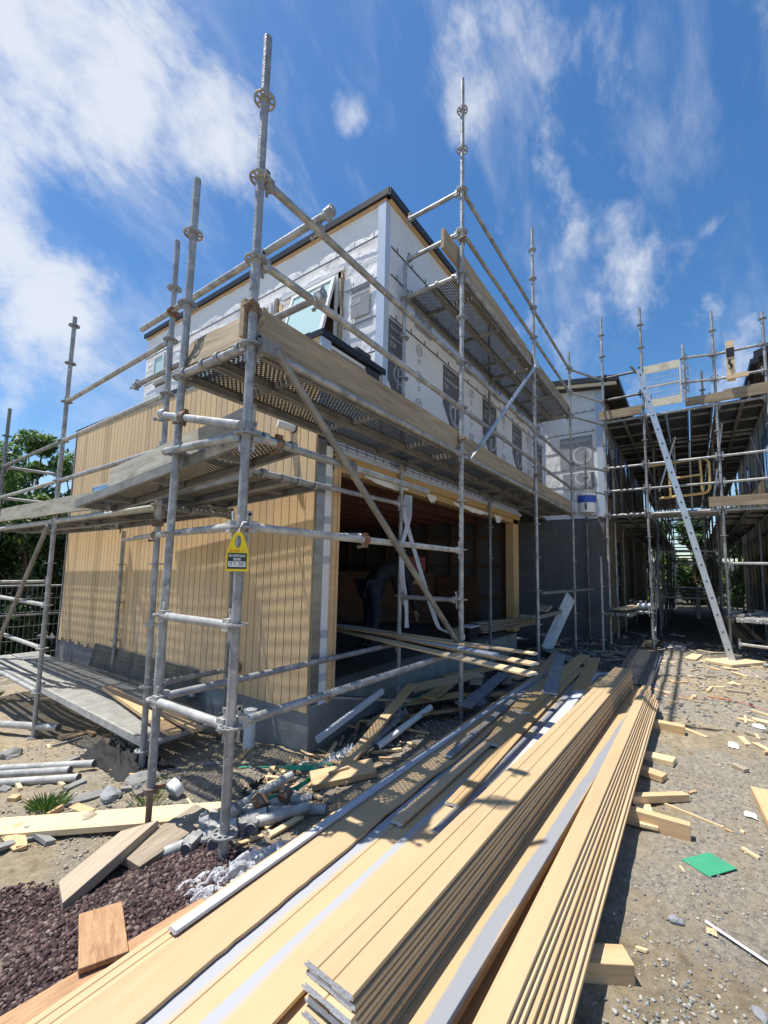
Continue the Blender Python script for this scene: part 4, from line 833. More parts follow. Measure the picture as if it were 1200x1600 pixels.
# bright adjustable props seen deep in the passage
for k, (x, y0, z0, y1, z1) in enumerate(((11.4, .55, 1.9, .2, 3.1), (11.2, -.38, 1.35, -.62, 3.2), (12.4, -.05, 1.4, -.05, 3.2), (12.4, .25, 1.4, .25, 3.2))):
    o = MB(); o.tube((x, y0, z0), (x, y1, z1), .022, 8); o.build('brace', 'alu' if k < 2 else 'galv_pale', S3)
nth = ['first', 'second', 'third', 'fourth', 'fifth', 'sixth']
for i in range(len(PX)-1):
    a, b_ = PX[i], PX[i+1]
    ys = (1.25, .88, .5, .12, -.27, -.70, -1.07); nm_ = ('beside the white townhouse', 'one in from the townhouse side', 'left of the middle', 'over the middle', 'right of the middle', 'one in from the beige building', 'beside the beige building')
    for y, s in zip(ys, nm_): plank((a, y, 3.315), (b_, y, 3.315), .370, 'dark deck plank high over the passage, %s, %s bay' % (s, nth[i]), 'perf_shaded', group='deck planks roofing the passage')
    for y, s in ((1.25, 'left outer'), (.88, 'left inner'), (-.70, 'right inner'), (-1.07, 'right outer')): plank((a, y, 1.29), (b_, y, 1.29), .345, 'mid level deck plank along the passage, %s, %s bay' % (s, nth[i]), 'perf_shaded', group='deck planks at mid level along the passage')
for k, x in enumerate((10.33, 10.70)): plank((x, .69, 1.29), (x, -.50, 1.29), .345, 'short deck plank bridging the passage at mid level, %s' % ('front one' if k == 0 else 'rear one'), 'perf_pale')
toe((10.10, 1.52, 3.33), (10.10, .74, 3.33), .19, 'plywood toe board left of the ladder top', 'toe_wood', ends=(0, .2)); toe((10.10, -.02, 3.33), (10.10, -1.30, 3.33), .17, 'toe board under the short standpipe, right of the white gate', 'toe_wood'); toe((10.12, -.62, 3.34), (10.12, -1.9, 3.36), .20, 'outer toe board towards the right edge of the high deck', 'toe_wood')
toe((10.08, -.30, 1.31), (10.08, -1.6, 1.31), .19, 'toe board on the mid level deck at the right edge', 'toe_wood')
for k, (x, y) in enumerate(((9.45, 1.25), (9.85, 1.0))): plank((9.25, y+.1, -.70), (10.14, y+.1, -.70), .30, 'short low staging plank before the dark block wall, %s' % ('left' if k == 0 else 'right'))
plank((7.3, 2.25, -.68), (9.2, 2.25, -.68), .335, 'low staging plank before the dark recess, left of the grey leaning board')
plank((10.16, .62+.4, -.70), (11.3, 1.02, -.70), .335, 'low staging plank carrying tool bags left of the passage')
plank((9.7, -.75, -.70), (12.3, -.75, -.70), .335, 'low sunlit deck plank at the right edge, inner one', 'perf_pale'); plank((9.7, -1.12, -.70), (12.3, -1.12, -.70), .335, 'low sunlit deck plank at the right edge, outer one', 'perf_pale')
# swing gates
q = thing('safety_gate', (10.0, .3, 3.36), 'white mesh safety gate with solid top and bottom boards, beside the ladder head', 'gate')
o = MB()
for a, b_ in (((.64, 3.40), (.64, 4.28)), ((.04, 3.40), (.04, 4.28)),): o.box((9.985, a[0]-.012, a[1]), (10.01, a[0]+.012, b_[1]))
o.box((9.985, .052, 3.82), (10.01, .628, 3.845)); o.build('frame', 'cream_frame', q)
for z in (3.40, 4.12): o = MB(); o.box((9.99, .053, z), (10.004, .627, z+.16)); o.build('board', 'cream_frame', q)
o = MB()
for k in range(11): y = .08+.052*k; o.tube((9.997, y, 3.56), (9.997, y, 4.12), .0022, 4)
for k in range(6): z = 3.6+.1*k; o.tube((9.993, .053, z), (9.993, .627, z), .0022, 4)
o.build('mesh', 'cream_frame', q)
o = MB(); o.tube((10.0, -.045, 3.55), (10.0, -.045, 4.18), .010, 8); o.tube((10.0, -.09, 3.55), (10.0, -.09, 4.18), .008, 8)
for z in (3.62, 4.08): o.beam((10.0, .03, z), (10.0, -.11, z), .03, .02)
o.build('hinge', 'galv_pale', q)
q = thing('safety_gate', (10.3, 0, 1.5), 'cream tubular swing gate with rounded corner on the mid level deck behind the ladder', 'gate')
def arc(cx_, cz_, r, a0, a1, n=6): return [(10.35, cx_-r*math.cos(rad(a0+(a1-a0)*i/n)), cz_+r*math.sin(rad(a0+(a1-a0)*i/n))) for i in range(n+1)]
o = MB(); o.path([(10.35, .66, 2.27), (10.35, -.22, 2.32)]+[(10.35, -.22-.12*math.sin(rad(a)), 2.20+.12*math.cos(rad(a))) for a in (20, 45, 70, 90)]+[(10.35, -.34, 1.74)]+[(10.35, -.22-.12*math.cos(rad(a)), 1.74-.12*math.sin(rad(a))) for a in (20, 45, 70, 90)]+[(10.35, .50, 1.58)], .024, 8); o.build('frame', 'orange_tube', q)
for p0, p1 in (((10.35, .32, 2.28), (10.35, .30, 1.60)), ((10.35, -.20, 2.30), (10.35, -.22, 1.64)), ((10.35, .30, 1.96), (10.35, -.20, 2.0))): o = MB(); o.tube(p0, p1, .022, 8); o.build('bar', 'orange_tube', q)
# ladder
q = thing('ladder', (9.7, -.45, -1.40), 'bright aluminium ladder leaning across the passage mouth', 'ladder')
lb, lt = Vector((9.45, -.475, -1.40)), Vector((9.45, .70, 4.02)); dl = (lt-lb).normalized(); sd_ = dl.cross(Vector((1, 0, 0))).normalized()
for k, x in enumerate((9.45, 9.83)):
    o = MB(); A = Vector((x, lb.y, lb.z)); B = Vector((x, lt.y, lt.z)); R = Matrix((dl, sd_, Vector((1, 0, 0)))).transposed().to_4x4(); R.translation = A; L_ = (B-A).length
    o.box((0, -.046, -.012), (L_, .046, .012), 0, R); o.box((0, -.048, -.018), (L_, -.036, .018), 0, R); o.box((0, .036, -.018), (L_, .048, .018), 0, R); o.box((-.02, -.044, -.015), (0, .044, .015), 1, R); o.build('stile', ['alu', 'black_trim'], q)
n = int((lt-lb).length/.29)
for k in range(n):
    p_ = lb+dl*(.2+.29*k); o = MB(); o.tube(p_+Vector((-.014, 0, 0)), p_+Vector((.395, 0, 0)), .015, 10); o.tube(p_+Vector((-.0165, 0, 0)), p_+Vector((-.0125, 0, 0)), .0155, 10, 1); o.build('rung', ['alu', 'black_trim'], q)
# things standing on the decks
q = thing('pail', (9.55, 1.72, 1.26), 'white and blue pail of compound at the far end of the lower walkway', 'pail')
o = MB(); o.tube((9.55, 1.72, 1.262), (9.55, 1.72, 1.62), .155, 28, 0, .175); o.tube((9.55, 1.72, 1.455), (9.55, 1.72, 1.60), .1695, 28, 1, .178, cap=False); o.build('bucket', ['plastic_white', 'plastic_blue'], q)
o = MB(); o.tube((9.55, 1.72, 1.62), (9.55, 1.72, 1.65), .182, 28); o.build('lid', 'plastic_white', q)
o = MB(); o.box((9.372, 1.69, 1.31), (9.39, 1.72, 1.44)); o.build('label_mark', 'black_trim', q)
textmesh('TRADE FINISH', .05, (9.372, 1.86, 1.51), (0, -1, 0), (0, 0, 1), 'white_frame', q) if False else None
q = thing('timber_post', (9.95, -.72, 3.75), 'pale timber offcut with black bracket strapped upright to the top guard rail', 'timber')
o = MB(); o.box((9.98, -.80, 3.66), (10.06, -.68, 4.42)); o.build('post', 'pine_pale', q); o = MB(); o.box((9.968, -.80, 4.10), (9.978, -.68, 4.28)); o.build('plate', 'black_trim', q); o = MB(); o.box((9.96, -.98, 3.68), (10.0, -.66, 3.76)); o.build('foot_block', 'pine_pale', q); o = MB(); o.path([(9.965, -.73, 4.05), (9.955, -.71, 3.98), (9.96, -.76, 3.92), (9.955, -.72, 3.86)], .018, 6); o.build('strapping', 'black_trim', q)
# tag on corner pole
q = thing('scaffold_tag', (1.33, 1.87, -.02), 'yellow SCAFFOLD SAFE tag hanging on the near corner pole', 'tag')
fw = Vector((-1, -.87, 0)).normalized(); rt = Vector((0, 0, 1)).cross(fw).normalized(); upv = Vector((0, 0, 1)); T0 = Vector((1.352, 1.872, -.02))
def TP(u, v, d=0): return T0+rt*u+upv*v+fw*d
out = [(-.054, 0), (.054, 0), (.056, .08), (.053, .105), (.024, .185), (.012, .200), (-.012, .200), (-.024, .185), (-.053, .105), (-.056, .08)]
hol = [(.016*math.cos(a)+.0, .150+.033*math.sin(a)) for a in [2*math.pi*i/20 for i in range(20)]]
bm = bmesh.new(); ov = [bm.verts.new(TP(u, v)) for u, v in out]; hv = [bm.verts.new(TP(u, v)) for u, v in hol]
oe = [bm.edges.new((ov[i], ov[(i+1) % len(ov)])) for i in range(len(ov))]; he = [bm.edges.new((hv[i], hv[(i+1) % len(hv)])) for i in range(len(hv))]
bmesh.ops.triangle_fill(bm, edges=oe+he, use_beauty=True)
g_ = bmesh.ops.extrude_face_region(bm, geom=list(bm.faces)); bmesh.ops.translate(bm, verts=[e for e in g_['geom'] if isinstance(e, bmesh.types.BMVert)], vec=-fw*.004)
bmesh.ops.recalc_face_normals(bm, faces=bm.faces)
tm = bpy.data.meshes.new('plate'); bmesh.ops.translate(bm, verts=bm.verts, vec=-ORG[q.name]); bm.to_mesh(tm); bm.free(); tm.materials.append(MATS['tag_yellow']); to = bpy.data.objects.new('plate', tm); COL.objects.link(to); to.parent = q; ORG[to.name] = ORG[q.name]
def tquad(u0, v0, u1, v1, d, m_, nm):
    o = MB(); o.prism([TP(u0, v0, d), TP(u1, v0, d), TP(u1, v1, d), TP(u0, v1, d)], -fw*.001); return o.build(nm, m_, q)
cd_ = tquad(-.047, .012, .047, .092, .0025, 'tag_green', 'card'); tquad(-.043, .022, .043, .050, .0040, 'tag_white', 'notes_panel')
textmesh('SCAFFOLD', .0170, TP(0, .0725, .0042), rt, upv, 'tag_white', q, align='CENTER', bold=.0005); textmesh('SAFE', .0180, TP(0, .0545, .0042), rt, upv, 'tag_white', q, align='CENTER', bold=.0005)
for u, v, w_ in ((-.036, .043, .012), (-.018, .044, .01), (.008, .043, .012), (.024, .042, .014), (-.036, .036, .014), (-.014, .035, .012), (.008, .036, .026), (-.036, .028, .01), (.010, .029, .024)): tquad(u, v, u+w_, v+.003, .0055, 'strap_grey', 'note_line')
tquad(-.020, .100, .010, .102, .003, 'tag_red', 'small_print'); tquad(-.020, .104, .012, .1065, .003, 'tag_red', 'small_print'); tquad(.020, .103, .036, .105, .003, 'tag_red', 'small_print')
o = MB(); o.prism([TP(-.041, .099, .0025), TP(-.027, .099, .0025), TP(-.034, .112, .0025)], -fw*.001); o.build('warning_triangle', 'tag_red', q)
o = MB(); o.path([TP(0, .196, .004), TP(.006, .215, .008), TP(.014, .235, .01), TP(.018, .25, -.01), TP(.03, .255, -.04)], .004, 8); o.build('cord', 'paper', q)
# ------------------------------------------------------------------ temporary mesh fence, trees
F = thing('mesh_fence', (2, 10, -2.0), 'temporary wire mesh fence panels beyond the left end of the house', 'fence')
o = MB()
for x0 in (-1.6, .9, 3.4-.06):
    for z in (-.42, -1.98): o.tube((x0, 10, z), (x0+2.4, 10, z), .019, 8)
    for x in (x0, x0+2.4): o.tube((x, 10, -2.05), (x, 10, -.42), .019, 8)
o.tube((-1.6, 10, -.95), (5.7, 10, -.95), .017, 8)
o.build('frame', 'galv', F); o = MB(); x = -1.6
while x < 5.7: o.tube((x, 10, -2.0), (x, 10, -.42), .0025, 4, cap=False); x += .075
for k in range(6): o.tube((-1.6, 10, -.65-.25*k), (5.7, 10, -.65-.25*k), .0025, 4, cap=False)
o.build('wire_mesh', 'galv', F)
def leaf_tree(name, loc, H_, R_, n, label, pal, zlo=.25, trunk=.12, size=.09, group=None, seed=0, flat=.8):
    rnd = random.Random(seed); t_ = thing(name, loc, label, 'tree' if name != 'hedge' else 'hedge', group); L0 = Vector(loc)
    o = MB(); limbs = []
    top = L0+Vector((rnd.uniform(-.2, .2), rnd.uniform(-.2, .2), H_*.8)); o.path([L0+Vector((0, 0, -.3)), L0+Vector((.05, 0, H_*.3)), L0+Vector((-.04, .05, H_*.55)), top], [trunk, trunk*.8, trunk*.5, trunk*.2], 8)
    cl_ = []
    for k in range(int(16+R_*9)):
        a = rnd.uniform(0, 6.28); zz = H_*rnd.uniform(zlo, 1); prof = math.sin(math.pi*min(1, (zz/H_-zlo*.5)/(1.05-zlo*.5)))**.6; rr = R_*prof*rnd.uniform(.35, 1)
        c = L0+Vector((rr*math.cos(a), rr*math.sin(a)*flat, zz)); cl_.append((c, R_*rnd.uniform(.16, .34)))
        s0 = L0+Vector((0, 0, zz*.55)); o.path([s0, s0.lerp(c, .5)+Vector((0, 0, .08)), c], [trunk*.32, trunk*.2, trunk*.06], 5)
    o.build('trunk', 'bark', t_)
    V = []; Fc = []; Cc = []
    for k in range(n):
        c, r = cl_[rnd.randrange(len(cl_))]; v = Vector((rnd.gauss(0, 1), rnd.gauss(0, 1), rnd.gauss(0, 1))).normalized()*r*rnd.random()**.4; p_ = c+v
        nn = (v.normalized()*.6+Vector((rnd.uniform(-1, 1), rnd.uniform(-1, 1), rnd.uniform(0, 1)))).normalized(); a = nn.cross(Vector((rnd.uniform(-1, 1), rnd.uniform(-1, 1), .3))).normalized(); b_ = nn.cross(a); s = size*rnd.uniform(.6, 1.3)
        i = len(V); q_ = p_-L0; V += [q_-a*s*.9, q_-b_*s*.35+a*0, q_+a*s*.9, q_+b_*s*.35]; Fc.append((i, i+1, i+2, i+3)); pc = pal[rnd.randrange(len(pal))]; f = rnd.uniform(.7, 1.3); Cc += [(pc[0]*f, pc[1]*f, pc[2]*f, 1)]*4
    me = bpy.data.meshes.new('crown'); me.from_pydata(V, [], Fc); ca = me.color_attributes.new('tint', 'FLOAT_COLOR', 'POINT'); ca.data.foreach_set('color', np.array(Cc, 'f').ravel()); me.materials.append(MATS['leaf']); co = bpy.data.objects.new('crown', me); COL.objects.link(co); co.parent = t_
    return t_
GP = [(.07, .15, .03), (.11, .21, .04), (.17, .27, .05), (.05, .10, .025), (.22, .32, .08)]
DP = [(.02, .045, .012), (.035, .07, .016), (.05, .09, .02), (.10, .13, .03)]
leaf_tree('broadleaf_tree', (5.0, 14.4, -2.1), 4.9, 1.5, 10000, 'light green broadleaf tree whose twiggy top stands against the tan wall', GP, seed=1, zlo=.1)
leaf_tree('broadleaf_tree', (3.0, 13.4, -2.1), 4.6, 1.5, 10000, 'bushy green tree at the far left edge behind the scaffold', GP, seed=2, zlo=.1)
leaf_tree('broadleaf_tree', (4.0, 14.9, -2.1), 5.5, 1.5, 12000, 'tallest broadleaf tree, between the two far left poles', GP, seed=6, zlo=.1)
leaf_tree('shrub', (3.2, 11.7, -2.1), 3.0, 1.3, 10000, 'dark shrub just behind the mesh fence, between the two left trees', DP+GP[:1], seed=3, zlo=.05, trunk=.06)
leaf_tree('shrub', (1.8, 11.8, -2.1), 3.2, 1.4, 8000, 'dark shrub behind the mesh fence at the left picture edge', DP, seed=4, zlo=.05, trunk=.06)
leaf_tree('shrub', (4.3, 12.0, -2.1), 2.8, 1.3, 5000, 'dark shrub behind the fence, hidden mostly by the tan wall', DP, seed=5, zlo=.05, trunk=.06)
for k, (x, y, h, s_) in enumerate(((27.5, 1.6, 4.6, 'left tree in the leafy screen closing the passage'), (28, -.1, 4.4, 'middle tree in the leafy screen closing the passage, above the rusty mesh'), (27.6, -1.9, 4.7, 'right tree in the leafy screen closing the passage'), (29, 3.6, 4.8, 'far left tree behind the passage, seen through scaffold poles'), (28.4, -3.8, 4.9, 'far right tree behind the passage, beside the beige wall'))):
    leaf_tree('broadleaf_tree', (x, y, -1.5), h, 1.6, 9000, s_, DP+GP, seed=20+k, zlo=.04, trunk=.07, size=.13)
q = thing('steel_mesh', (22, .1, -1.4), 'rusty reinforcing mesh standing across the end of the passage', 'mesh')
o = MB()
for k in range(9): z = -1.3+.13*k; o.tube((22, 1.2, z), (22, -1.0, z), .008, 5)
for k in range(9): y = 1.2-.27*k; o.tube((22, y, -1.4), (22, y, -.22), .008, 5)
o.build('bars', 'rust_mesh', q)
o = MB(); o.tube((18.5, -.1, -1.42), (18.5, -.1, -.45), .065, 14); tag(o.build('drain_pipe', 'plastic_white'), 'white plastic pipe standing upright at the end of the passage', 'pipe')
q = thing('boundary_wall', (26, 0, -1.5), 'low pale wall far behind the leafy screen', 'wall'); o = MB(); o.box((31, -7, -1.6), (31.2, 9, .9)); o.build('panel', 'concrete', q)
# ------------------------------------------------------------------ weatherboards
ORD = ['topmost', 'second from the top', 'third from the top', 'fourth from the top', 'fifth from the top', 'sixth from the top', 'seventh from the top', 'eighth from the top', 'ninth from the top', 'tenth from the top', 'eleventh from the top', 'twelfth from the top', 'lowest']
def profile(w, t, kind):
    """cross section of a board, left (+Y) to right; kind: grooves on the face"""
    g = .0028; top = []
    gs = {'two': (.30, .62), 'one': (.5,), 'none': (), 'three': (.22, .42, .62)}[kind]
    top.append((w/2, t*.45)); top.append((w/2-.012, t*.5)); top.append((w/2-.013, t))
    for q in gs: y = w/2-w*q; top += [(y+g, t), (y, t-.005), (y-g, t)]
    top += [(-w/2+.001, t), (-w/2, t-.002), (-w/2, t*.35), (-w/2+.010, t*.32), (-w/2+.011, 0)]
    return top+[(-w*.1, 0), (-w*.1+.002, .003), (w*.2, .003), (w*.2+.002, 0), (w/2-.004, 0), (w/2, .003)]
def board(a, b, w=.165, t=.019, kind='two', m='tan_paint', label='', roll=0, bow=0, sag=0, group='tan weatherboards', cat='weatherboard', chew=0, n=14, twist=0, name='weatherboard'):
    a = Vector(a); b = Vector(b); L = (b-a).length; pr = profile(w, t, kind); k = len(pr); vs = []
    for i in range(n+1):
        f = i/n; x = L*f; dy = bow*math.sin(math.pi*f); dz = -sag*math.sin(math.pi*f); cw = chew*(.5+.5*math.tanh((.42-f)*60))*(1+.35*mnoise.noise(Vector((x*3, L, 0)))+.25*mnoise.noise(Vector((x*22, L, 0)))) if chew else 0; tw = roll+twist*f; c, s = math.cos(tw), math.sin(tw)
        for y, z in pr:
            y = y+cw if y < -w*.2 else y
            vs.append((x, dy+y*c-z*s, dz+y*s+z*c))
    fs = [(i*k+j, i*k+(j+1) % k, (i+1)*k+(j+1) % k, (i+1)*k+j) for i in range(n) for j in range(k)]
    o = MB(); o.add(vs, fs, 0)
    edge = {k-1, k-2, k-3, k-4, k-5, k-6}
    for q in range(len(fs)):
        j = q % k
        if j < 2 or j > k-10: o.m[q] = 1
    o.add(vs[:k], [tuple(range(k))], 2); o.add(vs[-k:], [tuple(reversed(range(k)))], 2)
    q = o.build(name, [m, 'tan_edge', 'primer_end'], None, (0, 0, 0))
    d = (b-a).normalized(); y = Vector((0, 0, 1)).cross(d).normalized(); z = d.cross(y); M = Matrix((d, y, z)).transposed().to_4x4(); M.translation = a; q.matrix_world = M
    return tag(q, label, cat, group)
G1 = 'weatherboards in the tall neat stack'
t = .0205; top = -1.072
for k in range(12):
    z = top-t-(k)*(t+.0012); j = random.uniform(-.004, .004); jx = random.uniform(-.014, .014) if k else 0
    board((.955+jx, .832+j-.0012*k, z), (5.84+jx*2, .712+j-.0012*k, z), .178, t, 'two' if k == 0 else 'one', 'tan_paint', 'tan weatherboard %s in the tall neat stack' % (ORD[k] if k < 11 else 'lowest'), group=G1)
# lower boards to the right of the tall stack
for k, (z, m_, lb_) in enumerate(((-1.262, 'board_stripe_mid', 'board with a grey primer stripe in the gap right of the tall stack'), (-1.283, 'tan_paint_deep', 'tan board directly under the grey striped one beside the tall stack'), (-1.304, 'tan_paint', 'second tan board under the grey striped one beside the tall stack'))):
    board((.5, .705+.004*k, z), (5.7, .52+.004*k, z+.004), .20, .02, 'none', m_, lb_, roll=-rad(19), group='boards lying in the gap beside the tall stack')
board((.5, .70, -1.345), (5.6, .58, -1.345), .18, .02, 'none', 'tan_paint', 'tan board half under the tall stack, lowest in the gap', group='boards lying in the gap beside the tall stack')
board((.7, .50, -1.330), (5.4, .44, -1.325), .05, .065, 'none', 'primer_dark', 'narrow dark primed batten deep between the two stacks of boards')
G2 = 'weatherboards fanned out in the right hand pile'
for k in range(9):
    z = -1.165-k*.0150; x0 = .55+random.uniform(-.1, .1); x1 = 5.62-random.uniform(0, .35); w = .075+.0145*k+random.uniform(-.003, .003); L_e = .525
    board((x0, L_e-w/2, z-.019), (x1, L_e-w/2-.02+.03*(k/8)+random.uniform(-.005, .005), z-.019), w, .018, 'none', 'board_stripe_mid' if False else ('tan_paint', 'tan_paint', 'tan_paint_pale', 'tan_paint', 'tan_paint_mid')[k % 5], 'tan weatherboard %s in the fanned pile on the right' % (ORD[k] if k < 8 else 'lowest'), roll=-rad(1+.5*k), group=G2, bow=random.uniform(-.006, .006))
# loose spread on the left
G3 = 'loose weatherboards spread between the tall stack and the house'
L_ = [ # (x0,y0,z0,x1,y1,z1,w,kind,mat,label,roll,bow)
 (.15, 1.50, -1.315, 5.9, 1.62, -1.30, .17, 'none', 'primer', 'grey primed board at the outer left edge of the loose boards', 0, .01),
 (.12, 1.47, -1.292, 6.0, 1.60, -1.28, .165, 'two', 'board_stripe_left', 'tan board with blue grey edge, leftmost but one of the loose boards', 0, .012),
 (.10, 1.455, -1.268, 5.9, 1.575, -1.258, .16, 'three', 'tan_paint', 'grooved tan board near the left edge of the loose boards', 0, .012),
 (.10, 1.35, -1.262, 5.95, 1.50, -1.235, .205, 'none', 'tan_paint', 'broad plain tan board with the scaffold shadow across it', 0, .01),
 (.10, 1.15, -1.300, 5.9, 1.30, -1.29, .19, 'none', 'board_stripe_left', 'board with a broad blue grey primer band, right of the broad plain one', 0, 0),
 (.10, 1.215, -1.278, 5.6, 1.315, -1.262, .165, 'one', 'board_stripe_left', 'tan board with blue grey left edge in the middle of the loose boards', 0, .008),
 (.10, 1.08, -1.268, 5.6, 1.165, -1.25, .175, 'none', 'board_stripe_left', 'wide tan and blue grey board reaching the bottom of the picture', 0, -.02),
 (.15, .985, -1.300, 5.4, 1.06, -1.285, .17, 'none', 'tan_paint', 'tan board tucked low against the left side of the tall stack', 0, 0),
 (1.15, .98, -1.272, 5.9, .985, -1.235, .15, 'two', 'tan_paint', 'grooved tan board just left of the tall stack, its near end tapering', 0, -.015),
 (1.95, 1.02, -1.252, 6.1, 1.12, -1.23, .13, 'none', 'primer_dark', 'dark primed board lying in shade over the loose boards', rad(3), -.02),
 (2.3, .95, -1.235, 5.9, 1.02, -1.20, .10, 'none', 'primer', 'narrow pale grey board between the loose boards and tall stack', rad(-4), .0),
 (3.1, 1.20, -1.235, 6.9, 1.70, -1.205, .17, 'none', 'tan_paint', 'loose tan board angling away towards the garage door', rad(2), .0),
 (3.9, 1.28, -1.215, 7.0, 1.36, -1.19, .17, 'one', 'tan_paint_deep', 'loose tan board at the far end lying askew on the others', rad(-3), .0),
 (4.6, 1.22, -1.192, 6.7, 1.62, -1.17, .15, 'none', 'primer_dark', 'short dark primed board across the far end of the loose boards', rad(5), .0),
 (4.9, 1.00, -1.21, 6.9, 1.20, -1.19, .16, 'none', 'tan_paint_deep', 'short tan board at the far end beside the leaning debris', rad(-4), .0),
 (.9, 1.49, -1.238, 5.2, 1.545, -1.225, .05, 'none', 'primer', 'thin grey strip lying along the left edge of the loose boards', 0, .01),
 (1.9, 1.245, -1.248, 6.0, 1.385, -1.222, .07, 'none', 'tan_paint_pale', 'narrow pale tan strip lying over the loose boards', rad(3), -.02),
 (2.2, 1.09, -1.236, 6.2, 1.23, -1.212, .09, 'one', 'tan_paint_mid', 'narrow tan strip crossing the wide striped board', rad(-2), .02),
 (1.75, .955, -1.252, 5.7, .93, -1.215, .06, 'none', 'tan_paint_pale', 'thin pale strip hugging the left side of the tall stack', rad(4), .01),
 (2.7, 1.37, -1.222, 5.6, 1.50, -1.205, .06, 'none', 'primer_dark', 'thin dark strip lying over the broad plain tan board', rad(-3), .015),
]
for i, q in enumerate(L_): board(q[0:3], q[3:6], q[6], .019, q[7], q[8], q[9], q[10], q[11], group=G3, chew=.022 if i == 3 else 0, n=160 if i == 3 else 14)
for k in range(4): board((.3+.1*k, 1.44-.13*k, -1.345), (5.6, 1.5-.13*k, -1.335), .17, .02, 'none', 'tan_edge', 'underlying tan board beneath the loose ones, %s of four' % nth[k], group='boards buried under the loose ones')
# boards sticking out of the garage
G4 = 'boards jutting out of the garage door over the scaffold rail'
for k, (a, b_, w, m_, lb_) in enumerate((((4.05, 3.6, -.74), (3.30, .99, -.745), .14, 'pine_pale', 'pale board, nearest and lowest of those jutting from the garage'), ((4.25, 3.5, -.735), (3.62, 1.07, -.735), .14, 'tan_paint_pale', 'tan board with a yellow end, second of those jutting from the garage'),
    ((4.25, 3.75, -.715), (3.68, 1.42, -.715), .12, 'primer', 'grey primed board lying on top of those jutting from the garage'), ((4.4, 3.75, -.738), (4.10, 1.20, -.738), .10, 'pine_pale', 'narrow pale board, furthest of those jutting from the garage'), ((4.0, 3.7, -.700), (3.85, 1.55, -.695), .09, 'pine', 'thin pine strip on top of those jutting from the garage'))):
    board(a, b_, w, .02, 'none', m_, lb_, group=G4, n=6)
# ------------------------------------------------------------------ lumber, offcuts and debris
def lumber(a, b, w, h, m, label, name='timber_offcut', cat='timber', group=None, roll=0, cut=(0, 0), bev=.003):
    a = Vector(a); b = Vector(b); o = MB(); L = (b-a).length; d = (b-a).normalized(); y = Vector((0, 0, 1)).cross(d).normalized(); z = d.cross(y); M = Matrix((d, y, z)).transposed().to_4x4(); M.translation = a
    e0, e1 = cut
    vs = [(-e0, -w/2, 0), (L-e1, -w/2, 0), (L+e1, w/2, 0), (e0, w/2, 0), (-e0, -w/2, h), (L-e1, -w/2, h), (L+e1, w/2, h), (e0, w/2, h)]
    o.add(vs, [(0, 3, 2, 1), (4, 5, 6, 7), (0, 1, 5, 4), (1, 2, 6, 5), (2, 3, 7, 6), (3, 0, 4, 7)]); q = o.build(name, m, None, (0, 0, 0), bevel=bev); q.matrix_world = M @ Matrix.Rotation(roll, 4, 'X'); return tag(q, label, cat, group)
gz = lambda x, y, d=0: ground_z(x, y)+d
GB = 'timber bearers under the board stacks'
lumber((3.03, .07, gz(3, .1, -.005)), (3.0, 1.5, -1.43), .05, .088, 'pine', 'thick bearer jutting out to the right from under the piles, middle one', 'bearer', group=GB)
lumber((1.90, .245, gz(1.9, .25, -.005)), (1.35, 1.1, -1.43), .085, .075, 'pine', 'thick bearer jutting out at the bottom right from under the piles', 'bearer', group=GB)
lumber((4.92, .12, gz(4.9, .1, -.005)), (4.95, 1.6, -1.43), .09, .085, 'pine', 'thick bearer jutting out from under the far end of the piles', 'bearer', group=GB)
lumber((4.05, .17, gz(4, .2)), (4.1, .5, -1.42), .12, .04, 'pine_pale', 'flat pale offcut beside the far half of the pile', group=None); lumber((3.72, .22, gz(3.7, .2)), (3.8, .5, -1.41), .10, .04, 'pine', 'flat offcut with a mitred end beside the pile')
lumber((3.55, .10, gz(3.5, .1)), (3.22, .38, -1.40), .05, .045, 'pine', 'short square batten lying askew from under the pile'); lumber((3.28, .32, gz(3.3, .3)), (2.98, .26, -1.41), .09, .02, 'pine_pale', 'small flat offcut lying against the middle bearer')
lumber((3.42, .33, gz(3.4, .3)), (3.30, -.08, gz(3.3, -.1)), .015, .012, 'pine_pale', 'long thin pale sliver of wood on the gravel', bev=0)
for a, b_, w, s in (((3.9, -.30), (3.0, -.36), .10, 'left'), ((4.05, -.42), (3.1, -.50), .10, 'middle'), ((3.8, -.52), (2.9, -.66), .12, 'right')):
    lumber((a[0], a[1], gz(*a)+(.045 if s == 'middle' else 0)), (b_[0], b_[1], gz(*b_)+(.04 if s == 'middle' else 0)), w, .045, 'pine', 'pine length lying at the right picture edge, %s one of three' % s, group='pine lengths at the right edge')
lumber((4.35, -.19, gz(4.3, -.2)), (4.30, -.26, gz(4.3, -.3)), .06, .03, 'pine_old', 'small brown block near the pine lengths at the right edge')
# left plank
lumber((.42, 4.05, gz(.6, 3.8)-.01), (1.79, 2.55, gz(1.6, 2.8)+.03), .19, .036, 'pine_pale', 'long pale plank lying across the scoria behind the front poles', 'plank', 'plank', cut=(0, .12))
lumber((.90, 2.40, gz(.9, 2.4)+.03), (1.33, 2.58, -1.50), .14, .055, 'lvl', 'thick cream offcut with slanted ends left of the front jack foot', cut=(.05, -.06), roll=rad(-3))
lumber((1.20, 2.42, -1.545), (1.66, 2.46, -1.50), .20, .045, 'pine_old', 'weathered sole board under the rusty jack foot', 'sole_board'); 
lumber((.885, 1.98, gz(.885, 1.98)+.045), (.775, 1.68, gz(.775, 1.68)+.06), .145, .018, 'plywood', 'square plywood offcut with swirling grain on the scoria', 'plywood_offcut', roll=rad(-3)); lumber((1.15, 1.66, -1.385), (.30, 1.73, -1.39), .09, .03, 'plywood', 'long brown plywood strip along the left edge of the boards', 'plywood_offcut')
